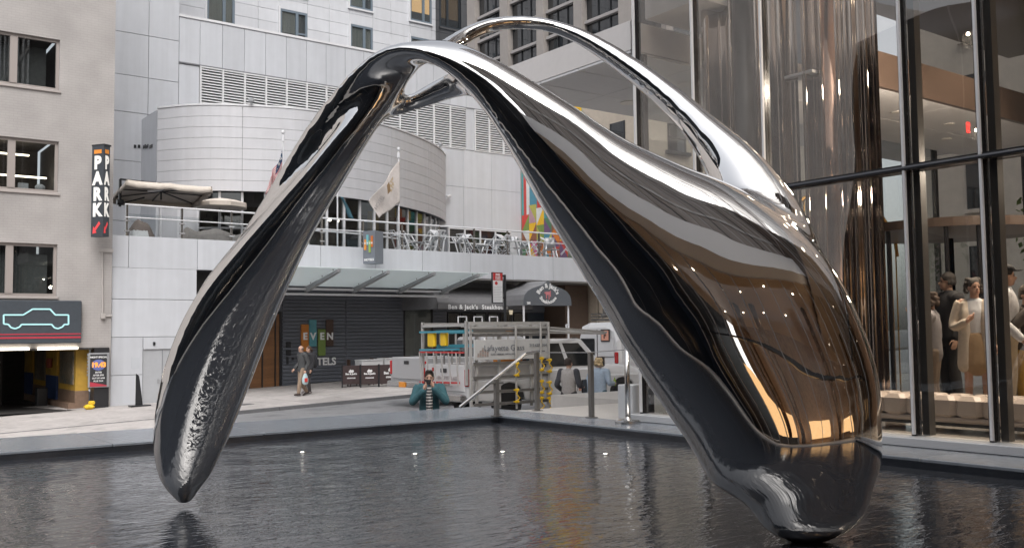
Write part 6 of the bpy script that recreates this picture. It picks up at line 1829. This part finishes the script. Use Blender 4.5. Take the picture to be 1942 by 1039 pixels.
    # hair
    if hair:
        hm = mat('hair_%d_%d' % (int(hair[0]*100), int(hair[1]*100)), hair, rough=.7, var=.35, scale=25, bump=.5, bscale=120)
        q = MB()
        if hairstyle == 'fringe':     # bald on top, hair round the sides
            for k in range(9):
                an = math.pi*(.95+k*.1375); q.ell(F(.074*math.cos(an), -.012+.086*math.sin(an), .005), .02*s, .02*s, .036*s, 8, 6)
        else:
            q.ell(F(0, -.020, .042), .084*s, .094*s, .088*s, 16, 10, Rm)
            cut = []
            if hairstyle in ('short', 'quiff'):
                for k in range(8):
                    an = math.pi*(1.0+k/7); q.ell(F(.073*math.cos(an), -.015+.083*math.sin(an), -.01), .018*s, .02*s, .045*s, 8, 6)
                if hairstyle == 'quiff':
                    for k in range(6): q.ell(F(-.04+.016*k, .045-.004*k, .118+.006*math.sin(k*2)), .026*s, .035*s, .022*s, 8, 6)
            if hairstyle in ('bob', 'curly'):
                rr = random.Random(5)
                for k in range(46):
                    an = math.pi*rr.uniform(.93, 2.07); zz_ = rr.uniform(-.06, .12)
                    rad = .095 if zz_ < .06 else .07
                    q.ell(F(rad*math.cos(an), -.015+rad*math.sin(an), zz_), .030*s, .030*s, .028*s, 8, 5)
            if hairstyle == 'long':
                for k in range(11):
                    an = math.pi*(.97+k*.106); limb(q, [L(F(.078*math.cos(an), -.015+.085*math.sin(an), .03), .026), L(F(.088*math.cos(an), -.02+.095*math.sin(an), -.08), .028), L(F(.085*math.cos(an), -.03+.09*math.sin(an), -.20), .022)], 8, 2)
            if hairstyle == 'pony':
                for k in range(7):
                    an = math.pi*(1.02+k*.16); q.ell(F(.072*math.cos(an), -.015+.085*math.sin(an), .0), .02*s, .022*s, .05*s, 8, 6)
                limb(q, [L(F(0, -.10, .04), .028), L(F(0, -.15, -.02), .03), L(F(0, -.15, -.13), .016)], 8, 3)
        organic(q, 'hair', hm, t, .010*s, 2, .5)
    # trousers / skirt
    if legs:
        q = MB()
        g = .018
        if legkind == 'trousers':
            limb(q, [L(mid(V['pel'], V['che'], .28), .135*w, .105), L(V['pel'], .155*w, .115), L(mid(V['lh'], V['rh'], .5)+Vector((0, 0, -.03)), .16*w, .118)], 18)
            for sd in ('l', 'r'):
                h_, k_, a_ = V[sd+'h'], V[sd+'k'], V[sd+'a']
                limb(q, [L(h_, .098*w, .112), L(mid(h_, k_, .4), .088, .098), L(k_, .068, .076), L(mid(k_, a_, .4), .066, .074), L(mid(k_, a_, .93), .058, .064)], 14)
        else:
            hm_ = hem or .62
            limb(q, [L(mid(V['pel'], V['che'], .3), .13*w, .10), L(V['pel'], .17*w, .13), L(Vector((V['pel'].x, V['pel'].y, hm_*s+.03)), .19*w, .15)], 18)
        organic(q, legkind, legs, t, .013*s, 4, .5)
    # top
    if top:
        q = MB(); e = 1.0
        low = mid(V['pel'], V['che'], .05) if topc == 'shirt' else V['pel']+Vector((0, 0, -.07*s)) if topc == 'jacket' else Vector((V['pel'].x, V['pel'].y, .70*s))
        wl_ = {'shirt': .158, 'jacket': .185, 'coat': .20}[topc]
        limb(q, [L(low, wl_*w, .135), L(mid(V['pel'], V['che'], .5), (.15 if topc == 'shirt' else .165)*w, .125), L(V['che'], .168*w, .130), L(mid(V['che'], V['nek'], .6), .165*w, .108), L(mid(V['che'], V['nek'], .93), .075, .078)], 20)
        for sd in ('l', 'r'):
            S_, E_, W_ = V[sd+'s'], V[sd+'e'], V[sd+'w']
            aa = .012 if topc != 'shirt' else 0
            pts = [L(mid(V['che'], V['nek'], .55).lerp(S_, .45), .085, .085), L(S_, .074+aa, .074+aa), L(mid(S_, E_, .5), .064+aa, .066+aa), L(E_, .054+aa, .056+aa)]
            if sleeves > .5: pts += [L(mid(E_, W_, .5), .050+aa, .052+aa), L(mid(E_, W_, .5+sleeves*.42), .043+aa, .045+aa)]
            limb(q, pts, 14)
        organic(q, {'shirt': 'shirt', 'jacket': 'jacket', 'coat': 'coat'}[topc], top, t, .013*s, 4, .5)
        if arms_m:
            for sd in ('l', 'r'):
                S_, E_, W_ = V[sd+'s'], V[sd+'e'], V[sd+'w']; q = MB()
                limb(q, [L(S_+Vector((0, 0, .01)), .082, .082), L(mid(S_, E_, .5), .071, .073), L(E_, .061, .063), L(mid(E_, W_, .5), .056, .058), L(mid(E_, W_, .85), .048, .05)], 14)
                organic(q, 'sleeve', arms_m, t, .014*s, 3, .5)
    for sd in ('l', 'r'):
        a_ = V[sd+'a']; tdir = V[sd+'t'] if V[sd+'t'] is not None else Vector((0, 1, 0)); ft = tdir.normalized(); q = MB()
        limb(q, [L(a_+Vector((0, 0, -.035*s))-ft*.05*s, .042, .045), L(a_+ft*.05*s+Vector((0, 0, -.042*s)), .046, .044), L(a_+ft*.15*s+Vector((0, 0, -.055*s)), .044, .03)], 12)
        organic(q, 'shoe', mat('shoe_%d' % int(shoes[0]*100), shoes, rough=.6), t, .013*s, 3, .5)
    t['height'] = H
    return t, V, s, F

def lpiece(t, mb, name, m_, smooth=False): return mb.build(name, m_, t, local=True, smooth=smooth)

# the man in the teal jacket behind the rim, hands raised to his face with a phone
pz = street_z(8.8)-.02
TJ = clothm('teal', (.035, .105, .125))
stripe = mat('striped_shirt', (.6, .58, .55), rough=.8)
nn, ll = stripe.node_tree.nodes, stripe.node_tree.links
gg = nn.new('ShaderNodeNewGeometry'); wv = nn.new('ShaderNodeTexWave'); wv.bands_direction = 'Z'; wv.inputs['Scale'].default_value = 6.0
cr = nn.new('ShaderNodeValToRGB'); cr.color_ramp.elements[0].position = .48; cr.color_ramp.elements[1].position = .52
cr.color_ramp.elements[0].color = (.03, .03, .04, 1); cr.color_ramp.elements[1].color = (.62, .60, .57, 1)
ll.new(gg.outputs['Position'], wv.inputs['Vector']); ll.new(wv.outputs['Fac'], cr.inputs[0]); ll.new(cr.outputs[0], nn['Principled BSDF'].inputs['Base Color'])
h1 = at(812, 703, Y=14.35)
pA = person('man in teal jacket and striped shirt holding a phone to his face behind the rim', h1.x+.02, 14.35, h1.z-1.56, R(148), 1.74,
            pose=dict(pel=(0, -.12, .84), che=(0, -.02, 1.13), nek=(0, .03, 1.31), head=(.0, .07, 1.445), ls=(-.19, -.01, 1.27), rs=(.19, -.01, 1.27),
                      le=(-.29, .10, 1.03), re=(.29, .10, 1.03), lw=(-.07, .24, 1.28), rw=(.09, .26, 1.24), lhd=(.25, .1, .9), rhd=(-.3, 0, .9),
                      lh=(-.1, -.1, .82), rh=(.1, -.1, .82), lk=(-.13, .18, .48), rk=(.13, .16, .48), la=(-.13, -.05, .09), ra=(.13, -.06, .09), face=(0, 1, -.12)),
            top=TJ, topc='jacket', legs=clothm('navy', (.03, .035, .05)), hair=(.022, .016, .012), hairstyle='quiff', slim=1.05)
t_, V_, s_, F_ = pA
q = MB(); limb(q, [(0, .02, .84, .055, .10), (0, .075, 1.0, .06, .085), (0, .09, 1.14, .06, .075), (0, .085, 1.27, .04, .05)], 14); organic(q, 'striped_shirt_front', stripe, t_, .013, 3, .5)
ph_ = thing('phone', 'dark phone held in front of the face of the man in teal', 'phone', (h1.x, 14.2, h1.z-.2))
M_ = Matrix.Translation(t_.location) @ Matrix.Rotation(R(148), 4, 'Z')
pc_ = M_ @ Vector((.01, .26, 1.385)); ph_.location = pc_; ph_.rotation_euler = (0, 0, R(148))
MB().bev(-.075, .075, -.005, .005, -.035, .035, .004).build('case', black_metal, ph_, local=True)

# the two walkers on the far pavement
w1 = at(573, 757, Y=31.3); zg = street_z(w1.x)
walk = dict(lk=(-.09, .14, .52), la=(-.09, .20, .10), rk=(.09, .02, .50), ra=(.09, -.24, .13), lt=(0, 1, .1), rt=(0, 1, -.35), rw=(.27, .14, .92), re=(.25, -.06, 1.14), lw=(-.26, .02, .88), le=(-.25, -.08, 1.13), face=(0, 1, -.35), head=(0, .05, 1.60))
pB = person('balding man in a dark grey jacket and tan trousers walking left with a plastic bag', w1.x, 31.3, zg, R(97), 1.76, pose=walk, top=clothm('darkgrey', (.060, .062, .064)), topc='jacket',
            legs=clothm('tan', (.27, .20, .145)), hair=(.16, .13, .11), hairstyle='fringe', shoes=(.05, .035, .03), slim=1.05)
tb_, Vb, sb_, Fb = pB
bag = thing('plastic_bag', 'pale plastic bag with a red patch in the hand of the tan trousered walker', 'bag', (w1.x, 31.3, zg+.6))
hw = Matrix.Translation(tb_.location) @ Matrix.Rotation(R(97), 4, 'Z') @ (Vb['lw']+Vector((0, .02, -.10)))
bag.location = hw
q = MB(); limb(q, [(0, 0, .03, .02), (0, 0, -.06, .07, .04), (0, 0, -.2, .12, .07), (0, 0, -.33, .11, .07)], 12); q.build('sack', mat('bag_pale', (.42, .55, .58), rough=.5, var=.1), bag, local=True, smooth=True)
MB().bev(-.06, .06, -.085, -.06, -.30, -.16, .02).build('red_patch', mat('bag_red', (.55, .05, .04)), bag, local=True)
w2 = at(588, 752, Y=32.0); zg2 = street_z(w2.x)
walk2 = dict(lk=(-.09, .10, .52), la=(-.09, .02, .09), rk=(.09, .16, .52), ra=(.09, .10, .16), lt=(0, 1, 0), rt=(0, 1, -.5))
pC = person('dark clothed walker with a ponytail and a black backpack, just behind the balding man', w2.x-.05, 32.0, zg2, R(100), 1.70, pose=walk2, top=clothm('charcoal', (.03, .03, .034)), topc='jacket',
            legs=clothm('dark', (.05, .045, .045)), hair=(.09, .05, .03), hairstyle='pony', shoes=(.25, .22, .22))
bk = thing('backpack', 'black backpack on the ponytailed walker', 'backpack', pC[0].location)
bk.rotation_euler = pC[0].rotation_euler
q = MB(); limb(q, [(0, -.22, .98, .13, .09), (0, -.24, 1.15, .15, .11), (0, -.22, 1.36, .12, .08)], 14); organic(q, 'sack', clothm('backpack', (.02, .021, .026)), bk, .014, 3, .5)
for sx in (-.09, .09):
    q = MB(); q.path([(sx, -.14, 1.38), (sx, .0, 1.475), (sx, .115, 1.36), (sx*1.1, .12, 1.15), (sx*1.3, -.08, 1.02)], .016, 6); q.build('strap', black_metal, bk, local=True)

# the two on the near pavement, seen from behind
m1 = at(1078, 679, Y=17.0); zg = m1.z-1.77
tshirt = clothm('marl', (.34, .32, .31))
pD = person('man in a grey baseball shirt with dark sleeves walking away beside the white pickup', m1.x, 17.0, zg, R(-65), 1.78,
            pose=dict(lw=(-.26, .16, 1.0), le=(-.26, -.08, 1.14), rw=(.22, .26, 1.08), re=(.27, -.02, 1.13), lk=(-.1, .10, .5), rk=(.1, .0, .5), ra=(.1, -.18, .12), face=(.5, 1, 0)),
            top=tshirt, topc='shirt', arms_m=clothm('sleeve_dark', (.045, .046, .055)), legs=clothm('grey_trouser', (.055, .052, .055)), hair=(.03, .02, .016), hairstyle='short', slim=1.12)
fo_ = thing('folder', 'black folder in the right hand of the man in the grey shirt', 'folder', pD[0].location); fo_.rotation_euler = pD[0].rotation_euler
hp = pD[1]['rw']; MB().bev(hp.x-.02, hp.x+.01, hp.y-.02, hp.y+.24, hp.z-.14, hp.z+.16, .008).build('cover', black_metal, fo_, local=True)
m2 = at(1136, 677, Y=16.9)
pE = person('curly blonde woman in a pale blue shirt and jeans walking away with a green bottle', m2.x, 16.9, m2.z-1.70, R(-62), 1.68,
            pose=dict(rw=(.30, .18, 1.12), re=(.27, -.04, 1.14), lw=(-.36, -.06, .88), le=(-.30, -.06, 1.13), lk=(-.09, .1, .5), rk=(.09, .0, .5), ra=(.09, -.15, .11), face=(.3, 1, 0)),
            top=clothm('pale_blue', (.36, .44, .54)), topc='jacket', legs=clothm('denim', (.07, .13, .17)), hair=(.50, .38, .22), hairstyle='curly', skin=(.55, .36, .28), shoes=(.4, .38, .36))
bo_ = thing('bottle', 'small green bottle in the right hand of the blonde woman', 'bottle', pE[0].location); bo_.rotation_euler = pE[0].rotation_euler
hp = pE[1]['rw']+Vector((0, .08, .0)); MB().lathe(hp, [(.032, -.06), (.034, .06), (.012, .11), (.012, .14)], 12).build('glass', mat('bottle_green', (.25, .38, .06), rough=.2), bo_, local=True)
MB().lathe(hp, [(.014, .14), (.014, .165)], 10).build('cap', white_metal, bo_, local=True)
p6 = at(1100, 643, Y=24.0)
pF = person('person in dark clothes beyond the roof of the white pickup', p6.x, 24.3, street_z(p6.x)-.1, R(20), 1.80, top=clothm('dark_brown', (.05, .04, .035)), topc='jacket', legs=clothm('dark', ()), hair=(.03, .02, .02), hairstyle='bob')

# the group inside the glass lobby
FZ = .08
def inside(u, vtop, X, H, label, rzd, **k):
    p = at(u, vtop, X=X)
    return person(label, p.x, p.y, p.z-H*1.0, R(rzd), H, **k)
cream_c = clothm('cream', (.55, .48, .40)); white_c = clothm('white', (.66, .67, .70)); black_c = clothm('black', (.018, .018, .021)); grey_c = clothm('grey', (.20, .19, .20))
HX = 11.6
pG = inside(1846, 527, HX, 1.66, 'smiling dark haired woman in a cream coat and tan skirt behind the glass', 118, top=None, pose=dict(rw=(.10, .22, 1.18), re=(.26, .02, 1.12), rhd=(-.7, .2, .7), face=(-.55, 1, 0)),
            legs=clothm('tan_skirt', (.36, .25, .15)), legkind='skirt', hem=.60, hair=(.02, .013, .01), hairstyle='bob', skin=(.48, .29, .21))
tG, VG, sG, FG = pG
q = MB(); limb(q, [(VG['pel'].x, 0, .98*sG, .13, .10), (0, 0, 1.28*sG, .15, .115), (0, 0, 1.40*sG, .12, .09)], 16); organic(q, 'white_top', white_c, tG, .013, 3)
for sd, sx in (('l', -1), ('r', 1)):       # the two open halves of the coat and its sleeves
    q = MB(); S_, E_, W_ = VG[sd+'s'], VG[sd+'e'], VG[sd+'w']
    limb(q, [(sx*.125, -.02, .62*sG, .095, .15), (sx*.115, -.015, .95*sG, .085, .145), (sx*.105, -.01, 1.25*sG, .075, .14), (sx*.10, -.01, 1.40*sG, .06, .09)], 14)
    limb(q, [(0, -.085, .62*sG, .16, .05), (0, -.09, 1.0*sG, .14, .05), (0, -.08, 1.38*sG, .12, .045)], 14)
    limb(q, [(S_.x*.75, S_.y, S_.z-.01, .07), (S_.x*.97, S_.y, S_.z-.01, .064), tuple(E_)+(.054,), tuple(E_.lerp(W_, .9))+(.042,)], 12)
    organic(q, 'coat_half', cream_c, tG, .013, 3)
pH = inside(1797, 516, 12.1, 1.76, 'man in a black jacket turned sideways behind the glass', 60, top=black_c, topc='jacket', legs=clothm('black_trouser', (.016, .016, .018)), hair=(.018, .014, .012), hairstyle='short', skin=(.40, .25, .18), pose=dict(face=(.5, 1, 0)), slim=1.15)
pI = inside(1764, 555, 11.7, 1.62, 'person in a loose grey top raising a hand, leftmost of the group behind the glass', 20, top=grey_c, topc='jacket', legs=clothm('khaki', (.22, .17, .13)), hair=(.05, .03, .02), hairstyle='bob', pose=dict(lw=(-.10, .24, 1.44), le=(-.26, .12, 1.16), lhd=(0, 0, 1)))
pJ = inside(1905, 503, 11.3, 1.80, 'man in a white shirt and black cap, second from the right behind the glass', 200, top=white_c, topc='shirt', legs=clothm('khaki_light', (.33, .27, .19)), hair=(.02, .015, .012), hairstyle='short', skin=(.46, .28, .2), slim=1.1, pose=dict(rw=(.33, .18, .90), re=(.28, -.02, 1.12), face=(-.3, 1, 0)))
tJ, VJ, sJ, FJ = pJ
q = MB(); q.ell(FJ(0, -.015, .085), .092*sJ, .105*sJ, .055*sJ, 14, 8); q.ell(FJ(-.03, .11, .065), .07*sJ, .07*sJ, .010*sJ, 12, 5); organic(q, 'cap', black_c, tJ, .010, 2)
pK = inside(1946, 540, 11.5, 1.70, 'person in a dark jacket at the right edge raising a hand to the face', 150, top=clothm('brown_dark', (.07, .06, .055)), topc='jacket', legs=clothm('mustard', (.50, .31, .04)), hair=(.04, .03, .02), hairstyle='short', skin=(.42, .26, .19), pose=dict(rw=(.05, .22, 1.50), re=(.27, .12, 1.25), rhd=(-.4, 0, .9)))
